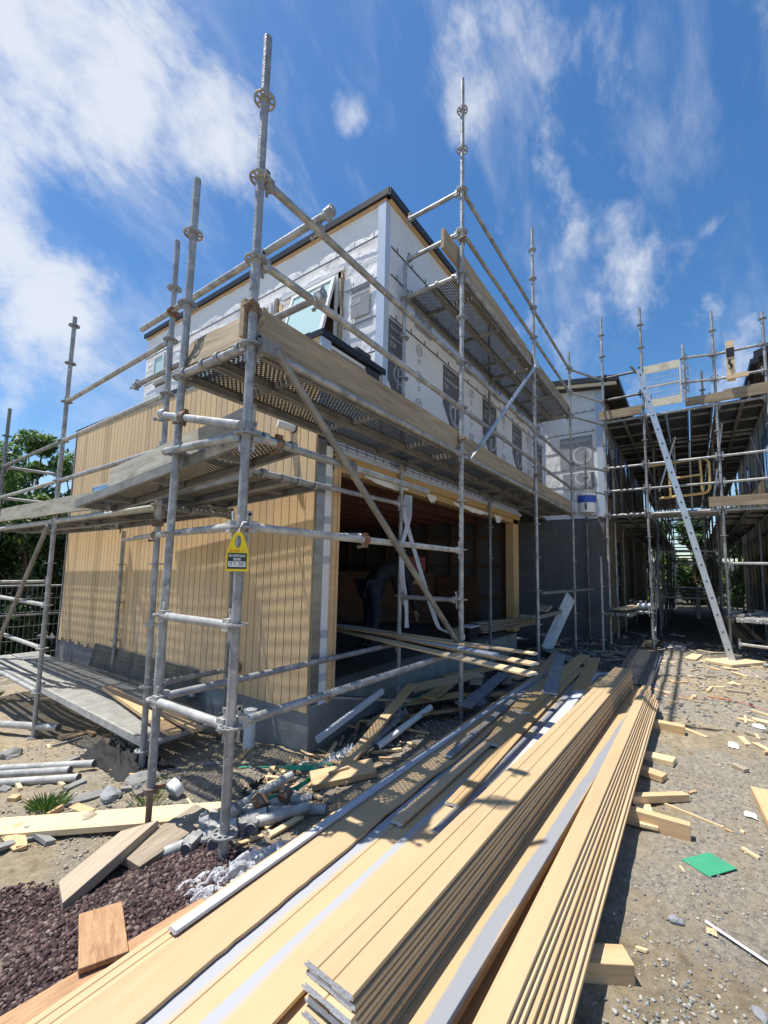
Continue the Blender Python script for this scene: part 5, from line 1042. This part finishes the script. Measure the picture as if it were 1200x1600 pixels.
lumber((2.22, 2.14, -1.43), (2.55, 1.86, -1.38), .16, .042, 'pine', 'thick pine offcut with a pale saw line near the green strap', roll=rad(8)); lumber((2.30, 2.06, -1.37), (2.42, 1.98, -1.35), .012, .01, 'pine_pale', 'thin sliver lying on the thick pine offcut', bev=0)
lumber((2.36, 2.02, -1.39), (3.75, 2.30, -1.12), .085, .022, 'tan_edge', 'long narrow board leaning from the rubble up to the right', 'board_offcut', 'board'); lumber((2.65, 2.50, -1.38), (3.35, 2.36, -1.12), .03, .05, 'primer', 'white metal angle rising out of the rubble by the wall', 'metal_angle', 'metal angle'); lumber((3.0, 2.74, -1.15), (3.5, 2.16, -1.19), .06, .02, 'flash_metal', 'grey metal flashing strip leaning off the foundation', 'flashing_strip', 'flashing')
rr = random.Random(11)
nn_ = 0
GS = 'scrap boards heaped along the garage foundation'
for k, (a, b_, w, m_) in enumerate((((3.7, 2.55), (4.5, 2.1), .16, 'tan_paint_deep'), ((3.9, 2.2), (5.0, 2.45), .14, 'tan_paint_deep'), ((4.2, 2.6), (5.2, 2.2), .15, 'tan_paint'), ((4.6, 2.0), (5.9, 2.5), .13, 'pine_old'), ((4.0, 1.85), (5.6, 2.05), .14, 'primer_dark'), ((5.0, 2.6), (6.2, 2.3), .14, 'tan_paint_deep'), ((5.3, 1.9), (6.6, 2.35), .12, 'pine_old'), ((4.3, 2.35), (4.9, 1.75), .12, 'plywood'), ((5.8, 2.0), (6.9, 1.8), .13, 'tan_edge'), ((6.3, 2.4), (7.3, 1.9), .10, 'pine_old'), ((3.5, 2.2), (4.2, 1.9), .15, 'plywood'))):
    z0 = gz(*a)+.02+.025*(k % 4)+(.10 if k < 6 else 0); z1 = gz(*b_)+.03+.03*(k % 3)+(.06 if k < 5 else 0)
    lumber((a[0], a[1], z0), (b_[0], b_[1], z1), w, .02, m_, '%s scrap board counted from the left in the heap along the garage foundation' % ['first', 'second', 'third', 'fourth', 'fifth', 'sixth', 'seventh', 'eighth', 'ninth', 'tenth', 'eleventh'][k], 'board_offcut', 'board', GS, roll=rr.uniform(-.3, .3))
# small scraps: alike chips share a label
GC = 'small pale wood scraps littering the ground'
def scrap(x, y, L, w, h, m_, g_, lab, z=0):
    a = rr.uniform(0, 3.14); lumber((x, y, gz(x, y)+z), (x+L*math.cos(a), y+L*math.sin(a), gz(x+L*math.cos(a), y+L*math.sin(a))+z+rr.uniform(0, .01)), w, h, m_, lab, 'wood_scrap', 'wood scrap', g_, roll=rr.uniform(-.25, .25), cut=(rr.uniform(-.3, .3)*w, rr.uniform(-.3, .3)*w), bev=0)
for k in range(75):
    x = rr.uniform(4.6, 9.4); y = rr.uniform(-1.2, .35)
    scrap(x, y, rr.uniform(.05, .3), rr.uniform(.015, .06), rr.uniform(.008, .02), rr.choice(('pine_pale', 'pine', 'lvl', 'pine_pale')), GC, 'small pale wood scrap on the sunlit ground towards the ladder foot')
for k in range(16):
    x = rr.uniform(1.7, 4.6); y = rr.uniform(-.5, .22)
    scrap(x, y, rr.uniform(.03, .09), rr.uniform(.008, .02), rr.uniform(.004, .012), rr.choice(('pine_pale', 'pine')), 'tiny wood chips on the near gravel', 'tiny wood chip on the gravel in the right foreground')
for k in range(55):
    x = rr.uniform(6.4, 10.4); y = rr.uniform(.7, 2.6)
    scrap(x, y, rr.uniform(.1, .55), rr.uniform(.03, .12), rr.uniform(.01, .03), rr.choice(('pine_old', 'primer_dark', 'pine_old', 'tan_edge', 'concrete')), 'shaded scraps before the dark block wall', 'weathered scrap lying in the shade before the dark block wall', z=.005)
for k in range(105):
    x = rr.uniform(1.6, 3.6); y = rr.uniform(1.85, 2.66)
    scrap(x, y, rr.uniform(.05, .28), rr.uniform(.012, .04), rr.uniform(.008, .02), rr.choice(('pine_pale', 'pine', 'pine_old', 'pine')), 'splintered offcuts in the near rubble', 'splintered timber offcut in the rubble near the house corner', z=.01)
for k in range(22):
    x = rr.uniform(9.6, 13); y = rr.uniform(-1.5, 1.4)
    scrap(x, y, rr.uniform(.1, .5), rr.uniform(.04, .2), rr.uniform(.02, .05), rr.choice(('pine_old', 'primer_dark', 'concrete')), 'scraps in the dark passage', 'dim scrap of material on the floor of the dark passage')
for k in range(50):
    x = rr.uniform(.9, 2.5); y = rr.uniform(3.0, 6.0)
    scrap(x, y, rr.uniform(.05, .3), rr.uniform(.02, .08), rr.uniform(.01, .03), rr.choice(('pine_pale', 'concrete', 'pine')), 'bits of wood on the earth under the low walkway', 'bit of wood on the earth around the low walkway')
lumber((9.05, -.25, gz(9, -.2)), (9.8, -.75, gz(9.5, -.5)), .45, .04, 'pine_pale', 'pale board pad under the foot of the ladder', 'sole_board'); lumber((8.6, -.95, gz(8.6, -.9)), (9.4, -1.2, gz(9.2, -1.2)), .22, .05, 'concrete', 'grey slab lying right of the ladder foot', 'slab', 'slab'); lumber((9.2, .1, gz(9.2, .1)), (9.9, .0, gz(9.9, 0)), .16, .03, 'pine_pale', 'pale plank end left of the ladder foot', 'plank', 'plank')
lumber((9.4, .98, gz(9.4, 1)), (9.5, .62, gz(9.5, .6)), .18, .05, 'plywood', 'brown block under the left passage pole', 'sole_board')
# corrugated dark roofing sheets and leaning board
o = MB(); n = 60; vs = []
for i in range(n+1):
    y = .48+.42*i/n; z = -1.33+.012*math.sin(i*1.3)
    for x in (6.3, 9.1): vs.append((x, y+.02*(x-6.3), z+.02*(x > 7)))
o.add(vs, [(2*i, 2*i+2, 2*i+3, 2*i+1) for i in range(n)], 0, True); o.box((6.35, .5, -1.40), (9.0, .9, -1.36), 1); tag(o.build('roofing_sheet', ['flash_metal', 'primer_dark']), 'dark corrugated metal sheets stacked beyond the tall stack of boards', 'metal sheet')
lumber((8.45, 2.28, -1.40), (9.12, 1.98, -.44), .20, .035, 'toe_wood_pale', 'grey weathered board leaning against the far scaffold pole', 'leaning_board', 'board', cut=(0, .06), roll=rad(45))
lumber((7.2, 1.42, -1.36), (8.2, 2.2, -1.36), .24, .02, 'concrete', 'grey flat sheet on the ground below the leaning board', 'sheet', 'sheet')
lumber((6.55, 1.22, -1.36), (8.1, 1.62, -1.34), .035, .035, 'pine_old', 'long grey batten pointing at the dark recess', 'batten', 'batten'); lumber((6.6, 1.15, -1.36), (6.95, .85, -1.35), .03, .03, 'primer', 'thin pale batten near the tall stack end', 'batten', 'batten')
# loose scaffold tubes on the ground
GT = 'spare scaffold tubes lying on the ground'
def spare(a, b, label, r=.029, m='galv_pale', ros=0):
    q = thing('spare_tube', a, label, 'scaffold tube', GT); o = MB(); o.tube(a, b, r, 14, cap=False); o.tube(Vector(a).lerp(Vector(b), .004), Vector(a).lerp(Vector(b), .012), r*.9, 12, 1); o.tube(Vector(a).lerp(Vector(b), .988), Vector(a).lerp(Vector(b), .996), r*.9, 12, 1); o.build('tube', [m, 'strap_grey'], q)
    d = (Vector(b)-Vector(a)).normalized(); side = d.cross(Vector((0, 0, 1))).normalized(); R = Matrix((side, side.cross(d), d)).transposed().to_4x4()
    if ros:
        o = MB(); p = Vector(a)+d*.06; o.box((-.03, -.03, -.05), (.03, .03, .05), 0, Matrix.Translation(p) @ R); o.box((-.06, -.006, -.02), (.05, .006, .02), 0, Matrix.Translation(p+d*.03) @ R); o.build('ledger_head', 'galv', q)
for k, (a, b_, s) in enumerate((((1.28, 2.42), (1.60, 2.08), 'crossing left of the tagged pole foot'), ((1.42, 2.03), (1.68, 2.42), 'thick one just behind the tagged pole foot'), ((1.55, 2.24), (2.10, 2.16), 'pointing right behind the tagged pole'), ((1.60, 2.10), (1.92, 1.86), 'open end facing the loose boards'), ((1.75, 2.42), (2.25, 2.36), 'pale one by the green strap'), ((1.72, 2.20), (2.0, 1.80), 'lying steeply towards the loose boards'), ((1.50, 2.35), (1.78, 2.05), 'topmost of the heap behind the tagged pole'), ((1.36, 2.18), (1.62, 2.30), 'short one lying across the others'), ((1.78, 2.22), (2.06, 1.98), 'coated with grey splashes'), ((1.62, 2.0), (1.84, 2.16), 'lowest one on the right side'))):
    spare((a[0], a[1], gz(*a)+.03+.018*(k % 3)), (b_[0], b_[1], gz(*b_)+.03+.03*((k+1) % 3)), 'tube in the corner pole heap, %s' % s, ros=k % 2)
for k, (a, b_, s) in enumerate((((.55, 5.6), (1.50, 3.88), 'nearest of the three'), ((.75, 5.7), (1.52, 4.10), 'middle of the three'), ((.95, 5.75), (1.66, 4.02), 'with a blue painted end'))):
    spare((a[0], a[1], gz(*a)+.03), (b_[0], b_[1], gz(*b_)+.035+.01*k), 'long tube on the earth at the left edge, %s' % s, ros=k == 0)
spare((1.5, 7.6, gz(1.5, 7.6)+.05), (2.05, 5.95, gz(2, 6)+.12), 'thick grey pipe sloping under the low walkway at the left', r=.04)
for k, (a, b_, s) in enumerate((((2.62, 2.12), (3.35, 2.2), 'dark one nearest'), ((2.72, 2.2), (3.5, 2.28), 'second dark one'), ((2.9, 2.1), (3.8, 2.12), 'bright white one'))): spare((a[0], a[1], gz(*a)+.05), (b_[0], b_[1], gz(*b_)+.10), 'tube in the shaded rubble by the garage, %s' % s, m='galv' if k < 2 else 'plastic_white', ros=k == 0)
for k, (a, b_, s) in enumerate((((9.15, -.9), (9.1, -1.5), 'grey one'), ((9.3, -.85), (9.4, -1.7), 'dark one'))): spare((a[0], a[1], gz(*a)+.04), (b_[0], b_[1], gz(*b_)+.04), 'tube on the ground at the right edge near the ladder foot, %s' % s)
for k in range(4):
    x = 1.56+.11*k; y = 2.30-.09*k; q = thing('loose_coupler', (x, y, gz(x, y)), 'loose scaffold coupler on the tube heap, %s from the left' % nth[k], 'coupler', 'loose couplers on the tube heap'); coupler(q, (x, y, gz(x, y)+.10), (rr.uniform(-1, 1), rr.uniform(-1, 1), .4), rr.choice(('galv_rust', 'galv')), 1.1)
# downpipe at the house corner, drain cap, strap, bags
q = thing('drain_pipe', (2.60, 2.95, -1.55), 'white plastic drain pipe standing by the house corner', 'pipe'); o = MB(); o.tube((2.62, 3.31, -1.65), (2.62, 3.31, -1.29), .052, 22); o.build('riser', 'plastic_white', q); o = MB(); o.tube((2.62, 3.31, -1.33), (2.62, 3.31, -1.27), .060, 22); o.build('collar', 'plastic_white', q)
q = thing('pipe_cap', (1.75, 3.05, -1.55), 'white round drain cap lying on the earth near the double poles', 'drain cap'); o = MB(); R = Matrix.Translation((1.78, 3.02, gz(1.78, 3.02)+.06)) @ Matrix.Rotation(rad(62), 4, 'Y'); o.tube(R @ Vector((0, 0, -.03)), R @ Vector((0, 0, .03)), .062, 24); o.build('body', 'plastic_white', q); o = MB(); o.ring((0, 0, 0), .055, .045, .008, 24, 0, R.to_3x3().to_4x4()); o.v = [tuple(Vector(v)+R @ Vector((0, 0, -.033))) for v in o.v]; o.box((-.008, -.045, -.042), (.008, .045, -.031), 0, R); o.build('ridge', 'galv', q)
def strap(pts, w, label, name='plastic_strap', m_='plastic_green', cat='strap', t=.0015, side=None):
    P_ = [Vector((x, y, gz(x, y)+z)) for x, y, z in pts]; F_ = []
    for i in range(len(P_)-1):
        for k in range(5): F_.append(P_[i].lerp(P_[i+1], k/5))
    F_.append(P_[-1]); F_ = [F_[0]]+[(F_[i-1]+F_[i]*2+F_[i+1])/4 for i in range(1, len(F_)-1)]+[F_[-1]]
    o = MB(); o.ribbon(F_, w, t, side=side); tag(o.build(name, m_), label, cat)
strap([(1.70, 2.56, .05), (1.85, 2.35, .05), (2.12, 2.18, .06), (2.38, 2.20, .06), (2.50, 2.4, .05), (2.42, 2.62, .04)], .035, 'green plastic strap curling behind the tagged pole', side=(0, 0, 1)); strap([(2.25, 2.95, .02), (2.5, 2.62, .03), (2.62, 2.35, .03), (2.45, 2.1, .03)], .018, 'thin green strap along the foot of the house corner')
strap([(3.5, 2.28, .14), (3.8, 2.2, .22), (4.1, 2.12, .20), (4.25, 2.05, .12)], .02, 'green strap on the scrap heap by the foundation'); strap([(1.33, 1.78, .02), (1.36, 1.76, .07)], .02, 'short upright green strap end by the clear plastic', side=(1, 0, 0)); strap([(.98, 1.74, .02), (1.12, 1.66, .025)], .018, 'short green strap on the scoria beside the plywood offcut')
strap([(6.3, .38, .02), (6.5, -.3, .02), (6.2, -.7, .02), (6.0, -1.6, .02)], .012, 'thin red string lying over the ground past the piles', 'string', 'red_tape', 'string'); strap([(2.35, .02, .02), (2.30, -.10, .01), (2.2, -.25, .015)], .014, 'narrow white strip curling on the gravel at the right', 'paper_strip', 'paper', 'strip')
# hanging strips at the garage
def hang(pts, w, label, tw):
    o = MB(); P_ = [Vector(p) for p in pts]; F_ = []
    for i in range(len(P_)-1):
        for k in range(5): F_.append(P_[i].lerp(P_[i+1], k/5))
    F_.append(P_[-1]); F_ = [F_[0]]+[(F_[i-1]+F_[i]*2+F_[i+1])/4 for i in range(1, len(F_)-1)]+[F_[-1]]
    o.ribbon(F_, w, .0008, side=(.8, -.6, .0), twist=[tw*math.sin(i*.5) for i in range(len(F_))]); tag(o.build('plastic_strip', 'primer'), label, 'strip', 'pale plastic strips hanging at the garage door')
hang([(4.10, 2.62, .86), (4.02, 2.60, .62), (4.24, 2.58, .2), (4.44, 2.52, -.3), (4.58, 2.46, -.66), (4.80, 2.40, -.74)], .055, 'longer pale plastic strip hanging from a rail before the garage door', .25); hang([(4.14, 2.60, .86), (4.10, 2.58, .6), (3.98, 2.60, .25), (4.0, 2.6, -.05), (4.10, 2.6, -.4), (4.08, 2.58, -.62)], .055, 'shorter pale plastic strip hanging left of the longer one', .5)
# clear crumpled polythene
def crumple(cx_, cy_, rx, ry, h, m_, label, name, cat, ang=0, n=26, seed=0):
    vs = []; 
    for j in range(n+1):
        for i in range(n+1):
            u = -1+2*i/n; v = -1+2*j/n; x = u*rx; y = v*ry; X_ = cx_+x*math.cos(ang)-y*math.sin(ang); Y_ = cy_+x*math.sin(ang)+y*math.cos(ang); e = max(0, 1-max(abs(u), abs(v))**3)
            z = gz(X_, Y_)+.008+h*e*(abs(mnoise.noise(Vector((u*3+seed, v*3, seed))))*1.6+.5*abs(mnoise.noise(Vector((u*8, v*8+seed, 2))))+.35*abs(mnoise.noise(Vector((u*17, v*13+seed, 5)))))
            k_ = 1+.18*mnoise.noise(Vector((u*2, v*2, seed+9))); vs.append((cx_+(X_-cx_)*k_, cy_+(Y_-cy_)*k_, z))
    fs = [(j*(n+1)+i, j*(n+1)+i+1, (j+1)*(n+1)+i+1, (j+1)*(n+1)+i) for j in range(n) for i in range(n)]
    o = MB(); o.add(vs, fs, 0, True); tag(o.build(name, m_), label, cat)
crumple(1.42, 1.74, .34, .10, .055, 'poly_sheet', 'crumpled clear plastic sheeting along the left edge of the boards', 'plastic_sheeting', 'sheeting', ang=-.25, n=70)
crumple(2.9, 2.42, .16, .10, .06, 'paper', 'crumpled white paper sack by the foundation, larger one', 'paper_sack', 'sack', seed=3); crumple(2.72, 2.40, .12, .06, .05, 'paper', 'crumpled white paper scrap by the foundation, smaller one', 'paper_scrap', 'paper', seed=5); crumple(3.7, 2.46, .15, .1, .14, 'poly_sheet', 'white plastic bundle in the shade by the inner pole foot', 'plastic_bundle', 'bundle', seed=7)
crumple(4.65, 2.0, .13, .1, .12, 'poly_sheet', 'crumpled white plastic near the middle pole foot', 'plastic_bundle', 'bundle', seed=8); crumple(2.15, 2.6, .10, .05, .05, 'black_mesh', 'crumpled black plastic scrap behind the tagged pole', 'plastic_scrap', 'plastic scrap', seed=9)
crumple(1.25, 6.7, .35, .25, .2, 'poly_sheet', 'crumpled white sack at the left edge under the walkway', 'sack', 'sack', seed=12); crumple(5.6, -.45, .06, .045, .03, 'paper', 'white scrap of paper on the ground, larger of two on the right', 'paper_scrap', 'paper', seed=13); crumple(4.9, -.22, .07, .035, .03, 'paper', 'white scrap of paper on the ground, near one in the middle right', 'paper_scrap', 'paper', seed=14); crumple(2.65, 1.72+.9, .05, .04, .02, 'paper', 'small white tag like scrap by the foundation', 'paper_scrap', 'paper', seed=15)
crumple(3.55, -.22, .03, .03, .02, 'paper', 'small white paper bit beside the pine lengths', 'paper_scrap', 'paper', seed=16)
q = lumber((2.72, .055, gz(2.7, 0)+.004), (2.90, -.06, gz(2.9, 0)+.008), .13, .003, 'green_card', 'flat green plastic packet lying on the gravel at the right', 'packet', 'packet', bev=0)
lumber((2.05, 3.55, -1.39), (2.30, 5.4, -1.39), .10, .035, 'pine', 'pine length lying on the low sunlit walkway, far one', 'pine_length', cut=(.02, .02)); lumber((2.2, 3.45, -1.385), (2.28, 4.35, -1.385), .09, .035, 'pine', 'pine length lying on the low sunlit walkway, near one', 'pine_length')
crumple(2.32, .0, .018, .018, .012, 'pine_pale', 'tiny crumpled scrap near the green packet', 'paper_scrap', 'paper', seed=19)
# black plastic drainage mesh draped from under the low walkway
crumple(1.93, 4.15, .62, .20, .16, 'black_mesh', 'black dimpled drainage sheet bunched under the low walkway', 'drainage_sheet', 'sheet', ang=1.45, seed=31)
# rocks and weeds
def rock(x, y, s, label, m_='rock_grey', sq=(1, .7, .55)):
    bm = bmesh.new(); bmesh.ops.create_icosphere(bm, subdivisions=3, radius=1)
    for v in bm.verts: k_ = 1+.35*mnoise.noise(v.co*1.3+Vector((x*9, y*7, 0)))+.10*mnoise.noise(v.co*4); v.co = Vector((v.co.x*sq[0], v.co.y*sq[1], v.co.z*sq[2]))*k_*s
    me = bpy.data.meshes.new('rock'); bm.to_mesh(me); bm.free(); me.materials.append(MATS[m_]); o = bpy.data.objects.new('rock', me); COL.objects.link(o); o.location = (x, y, gz(x, y)+s*.12); o.rotation_euler.z = x*5; tag(o, label, 'rock')
rock(1.50, 3.35, .10, 'grey rounded rock sunk in the clay left of the double poles'); rock(1.30, 3.15, .09, 'pale flat rock beside the grey rounded one', 'rock_tan'); rock(.75, 4.3, .10, 'dark rock at the left picture edge'); rock(1.74, 3.42, .11, 'pale concrete lump by the rear pole foot', 'concrete', (1, 1, .5)); rock(2.28, 2.05, .05, 'brown split stone near the foundation corner', 'rock_tan', (1, 1, .5)); rock(1.55, 5.6, .12, 'pale lump at the foot of the left pole', 'concrete')
rock(1.62, .05, .03, 'small dark stone on the gravel, lower right', sq=(1, .8, .6)); rock(2.3, .12, .03, 'bluish stone near the green packet'); rock(2.0, -.12, .03, 'dark stone right of the tiny wood chips')
def weed(x, y, n, h, label):
    rnd = random.Random(int(x*100)); V = []; Fc = []; Cc = []
    for k in range(n):
        a = rnd.uniform(0, 6.28); r0 = rnd.uniform(0, .09); b0 = Vector((r0*math.cos(a), r0*math.sin(a), 0)); lean = rnd.uniform(.2, 1.3); hh = h*rnd.uniform(.4, 1); tip = b0+Vector((math.cos(a)*lean*hh, math.sin(a)*lean*hh, hh)); s = Vector((-math.sin(a), math.cos(a), 0))*h*.03; mid = b0.lerp(tip, .5)+Vector((0, 0, hh*.12)); i = len(V)
        V += [b0-s*.3, b0+s*.3, mid+s, tip, mid-s]; Fc.append((i, i+1, i+2, i+3, i+4)); pc = GP[rnd.randrange(4)]; Cc += [(*pc, 1)]*5
    me = bpy.data.meshes.new('weed'); me.from_pydata(V, [], Fc); ca = me.color_attributes.new('tint', 'FLOAT_COLOR', 'POINT'); ca.data.foreach_set('color', np.array(Cc, 'f').ravel()); me.materials.append(MATS['leaf']); o = bpy.data.objects.new('weed', me); COL.objects.link(o); o.location = (x, y, gz(x, y)); tag(o, label, 'weed')
weed(1.20, 3.55, 260, .09, 'low green weed growing in the clay left of the rocks'); weed(1.62, 3.08, 90, .08, 'small green weed between the rock and the double poles'); weed(1.9, 8.4, 220, .22, 'green weeds beyond the low walkway at the left edge'); weed(.9, 3.4, 40, .05, 'tiny weed behind the long pale plank'); weed(1.75, 3.2, 40, .07, 'small weed beside the pale concrete lump')
# ------------------------------------------------------------------ inside the garage
lumber((5.9, 7.1, -1.08), (8.1, 4.35, -1.08), .03, 1.05, 'plywood_shaded', 'brown plywood sheets standing across the back of the garage', 'plywood_sheet', 'plywood sheet')
lumber((7.95, 3.4, -1.08), (7.96, 4.3, -1.08), .025, 1.0, 'plywood_shaded', 'plywood sheet standing by the right jamb inside the garage', 'plywood_sheet', 'plywood sheet')
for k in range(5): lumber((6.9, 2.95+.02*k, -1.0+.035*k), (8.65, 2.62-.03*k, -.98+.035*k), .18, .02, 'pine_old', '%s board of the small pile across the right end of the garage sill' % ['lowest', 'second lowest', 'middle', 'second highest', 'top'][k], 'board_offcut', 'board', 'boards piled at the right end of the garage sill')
for k in range(6): lumber((5.6, 2.95+.14*k, -1.10+.004*k), (7.9, 3.3+.14*k, -1.09), .12, .03, 'plywood_shaded', 'dark board lying on the garage floor, %s from the door' % ['first', 'second', 'third', 'fourth', 'fifth', 'sixth'][k], 'board_offcut', 'board', 'boards on the garage floor')
q = thing('tool_case', (6.55, 2.98, -1.09), 'dark tool case with pale papers on top on the garage floor', 'case'); o = MB(); o.box((6.45, 2.9, -1.07), (6.75, 3.15, -.88)); o.build('case', 'black_trim', q, bevel=.01); o = MB(); o.box((6.42, 2.88, -.875), (6.80, 3.1, -.86)); o.build('papers', 'paper', q)
q = thing('bucket', (6.15, 2.98, -1.09), 'small grey bucket with a white label on the garage floor', 'bucket'); o = MB(); o.tube((6.15, 2.98, -1.08), (6.15, 2.98, -.86), .10, 20, r1=.115); o.build('pail', 'pine_old', q); o = MB(); o.box((6.10, 2.865, -1.02), (6.19, 2.872, -.94)); o.build('label_patch', 'paper', q)
q = thing('bucket', (8.75, 2.35, -1.42), 'small bucket with pale label below the dark block wall', 'bucket'); o = MB(); o.tube((8.75, 2.35, -1.42), (8.75, 2.35, -1.17), .10, 20, r1=.115); o.build('pail', 'primer_dark', q); o = MB(); o.ring((8.75, 2.35, -1.17), .120, .105, .02, 20); o.build('rim', 'plastic_white', q)
lumber((7.1, 4.6, -.02), (7.45, 4.35, -.02), .25, .30, 'red_plastic', 'dark red box standing on the plywood sheets in the garage', 'box', 'box', bev=.01)
q = thing('tool_bag', (10.6, 1.05, -.66), 'dark tool bag on the low staging left of the passage', 'tool bag'); o = MB(); o.tube((10.45, 1.1, -.58), (10.45, .8, -.58), .09, 14); o.build('body', 'black_trim', q); o = MB(); o.tube((10.3, .95, -.62), (10.3, .68, -.60), .06, 14); o.build('roll', 'primer', q)
lumber((9.65, 1.25, -.68), (10.3, .98, -.63), .16, .03, 'pine_pale', 'pale board on the low staging left of the passage', 'board_offcut', 'board'); lumber((7.9, 2.2, -.67), (8.6, 2.3, -.64), .2, .05, 'pine_old', 'jumble of flat offcut on the staging in the dark recess', 'board_offcut', 'board')
for k in range(3): lumber((10.0+.4*k, -.62-.13*k, -.69), (11.3+.3*k, -.80-.14*k, -.69), .15, .035, 'concrete', 'grey flat board on the low deck at the right edge, %s' % ('left', 'middle', 'right')[k], 'board_offcut', 'board', 'boards on the low deck at the right edge')
# worker bending inside the garage
q = thing('person', (4.95, 3.75, -1.10), 'person in dark clothes bending forward inside the dark garage', 'person')
P0 = Vector((4.95, 3.75, -1.10)); fx = Vector((.75, -.35, 0)).normalized(); fy = Vector((0, 0, 1)).cross(fx)
def W_(f, s, z): return P0+fx*f+fy*s+Vector((0, 0, z))
def skin_body(name, verts, edges, radii, m_, parent, root=0, sub=2):
    me = bpy.data.meshes.new(name); me.from_pydata([v-ORG[parent.name] for v in verts], edges, []); me.materials.append(MATS[m_]); o = bpy.data.objects.new(name, me); COL.objects.link(o); o.parent = parent
    q_ = o.modifiers.new('skin', 'SKIN'); q_.use_smooth_shade = True
    for i, r_ in enumerate(radii): me.skin_vertices[0].data[i].radius = (r_, r_) if not isinstance(r_, tuple) else r_; me.skin_vertices[0].data[i].use_root = (i == root)
    s_ = o.modifiers.new('sub', 'SUBSURF'); s_.levels = sub; s_.render_levels = sub
    dg = bpy.context.evaluated_depsgraph_get(); nm = bpy.data.meshes.new_from_object(o.evaluated_get(dg)); o.modifiers.clear(); o.data = nm; nm.materials.clear(); nm.materials.append(MATS[m_]); return o
bv = [W_(0, 0, .92), W_(.14, 0, 1.05), W_(.32, 0, 1.13), W_(.48, 0, 1.14), W_(.56, 0, 1.12), W_(.66, 0, 1.06), W_(.74, 0, 1.0),   # pelvis..head 0-6
      W_(.46, .17, 1.10), W_(.56, .22, .84), W_(.66, .16, .62), W_(.69, .14, .55),   # left arm 7-10
      W_(.46, -.17, 1.10), W_(.52, -.24, .82), W_(.62, -.20, .60), W_(.65, -.18, .53),   # right arm 11-14
      W_(0, .10, .86), W_(.06, .13, .48), W_(-.02, .14, .09), W_(.14, .15, .04), W_(0, -.10, .86), W_(.03, -.13, .48), W_(-.06, -.13, .09), W_(.10, -.14, .04)]
be = [(0, 1), (1, 2), (2, 3), (3, 4), (4, 5), (5, 6), (3, 7), (7, 8), (8, 9), (9, 10), (3, 11), (11, 12), (12, 13), (13, 14), (0, 15), (15, 16), (16, 17), (17, 18), (0, 19), (19, 20), (20, 21), (21, 22)]
br = [.14, .13, .15, .13, .055, .085, .085, .06, .05, .036, .032, .06, .05, .036, .032, .095, .062, .045, .04, .095, .062, .045, .04]
skin_body('body', bv, be, br, 'dark_cloth', q)
# trousers, face, hands and hair over the body
tv = [bv[0], bv[15], bv[16], bv[17], bv[19], bv[20], bv[21]]; skin_body('trousers', tv, [(0, 1), (1, 2), (2, 3), (0, 4), (4, 5), (5, 6)], [.155, .108, .074, .062, .108, .074, .062], 'denim', q)
for s in (10, 14):
    hb = bv[s]; hv = [hb, hb+Vector((0, 0, -.07))]; he = [(0, 1)]; hr = [.028, .030]
    skin_body('hand', hv, he, hr, 'skin', q, sub=1)
    for k in range(5):
        sp = (k-2)*.018; L_k = (.05, .07, .078, .07, .055)[k]; ba = hb+Vector((0, 0, -.075))+fy*sp if k else hb+Vector((0, 0, -.03))+fy*-.04; o = MB(); o.path([ba, ba+Vector((0, 0, -L_k*.5))+fx*.012, ba+Vector((0, 0, -L_k))+fx*.035], [.0095, .0085, .007], 8); o.build('finger', 'skin', q)
hc = W_(.74, 0, 1.0); fd = (fx*.55+Vector((0, 0, -.83))).normalized(); bm = bmesh.new(); bmesh.ops.create_uvsphere(bm, u_segments=24, v_segments=16, radius=1)
ux = fy; uz = (fx*.83+Vector((0, 0, .55))).normalized()
for v in bm.verts:
    c_ = v.co.copy(); nz_ = .022*math.exp(-((c_.x)**2*30+(c_.z+.15)**2*14)) if c_.y > 0 else 0; ey = -.008*(math.exp(-(((abs(c_.x)-.38)**2)*40+(c_.z-.05)**2*50))) if c_.y > 0 else 0
    v.co = hc-ORG[q.name]+ux*c_.x*.078+fd*(c_.y*.095+nz_+ey)+uz*c_.z*.115
me = bpy.data.meshes.new('head'); bm.to_mesh(me); bm.free(); me.materials.append(MATS['skin']); me.polygons.foreach_set('use_smooth', [True]*len(me.polygons)); o = bpy.data.objects.new('head', me); COL.objects.link(o); o.parent = q
o = MB(); bm = bmesh.new(); bmesh.ops.create_uvsphere(bm, u_segments=24, v_segments=14, radius=1); bmesh.ops.delete(bm, geom=[v for v in bm.verts if v.co.y > .35 and v.co.z < .45], context='VERTS')
for v in bm.verts: c_ = v.co.copy(); v.co = hc-ORG[q.name]+ux*c_.x*.085+fd*c_.y*.10+uz*(c_.z*.12+.006)
me = bpy.data.meshes.new('hair'); bm.to_mesh(me); bm.free(); me.materials.append(MATS['hair']); o = bpy.data.objects.new('hair', me); COL.objects.link(o); o.parent = q
for s in (17, 21): o = MB(); a = bv[s]+Vector((0, 0, -.05)); o.path([a-fx*.06, a+fx*.02+Vector((0, 0, .0)), a+fx*.14-Vector((0, 0, .012)), a+fx*.21-Vector((0, 0, .02))], [.04, .048, .042, .026], 12); o.build('boot', 'hair', q)
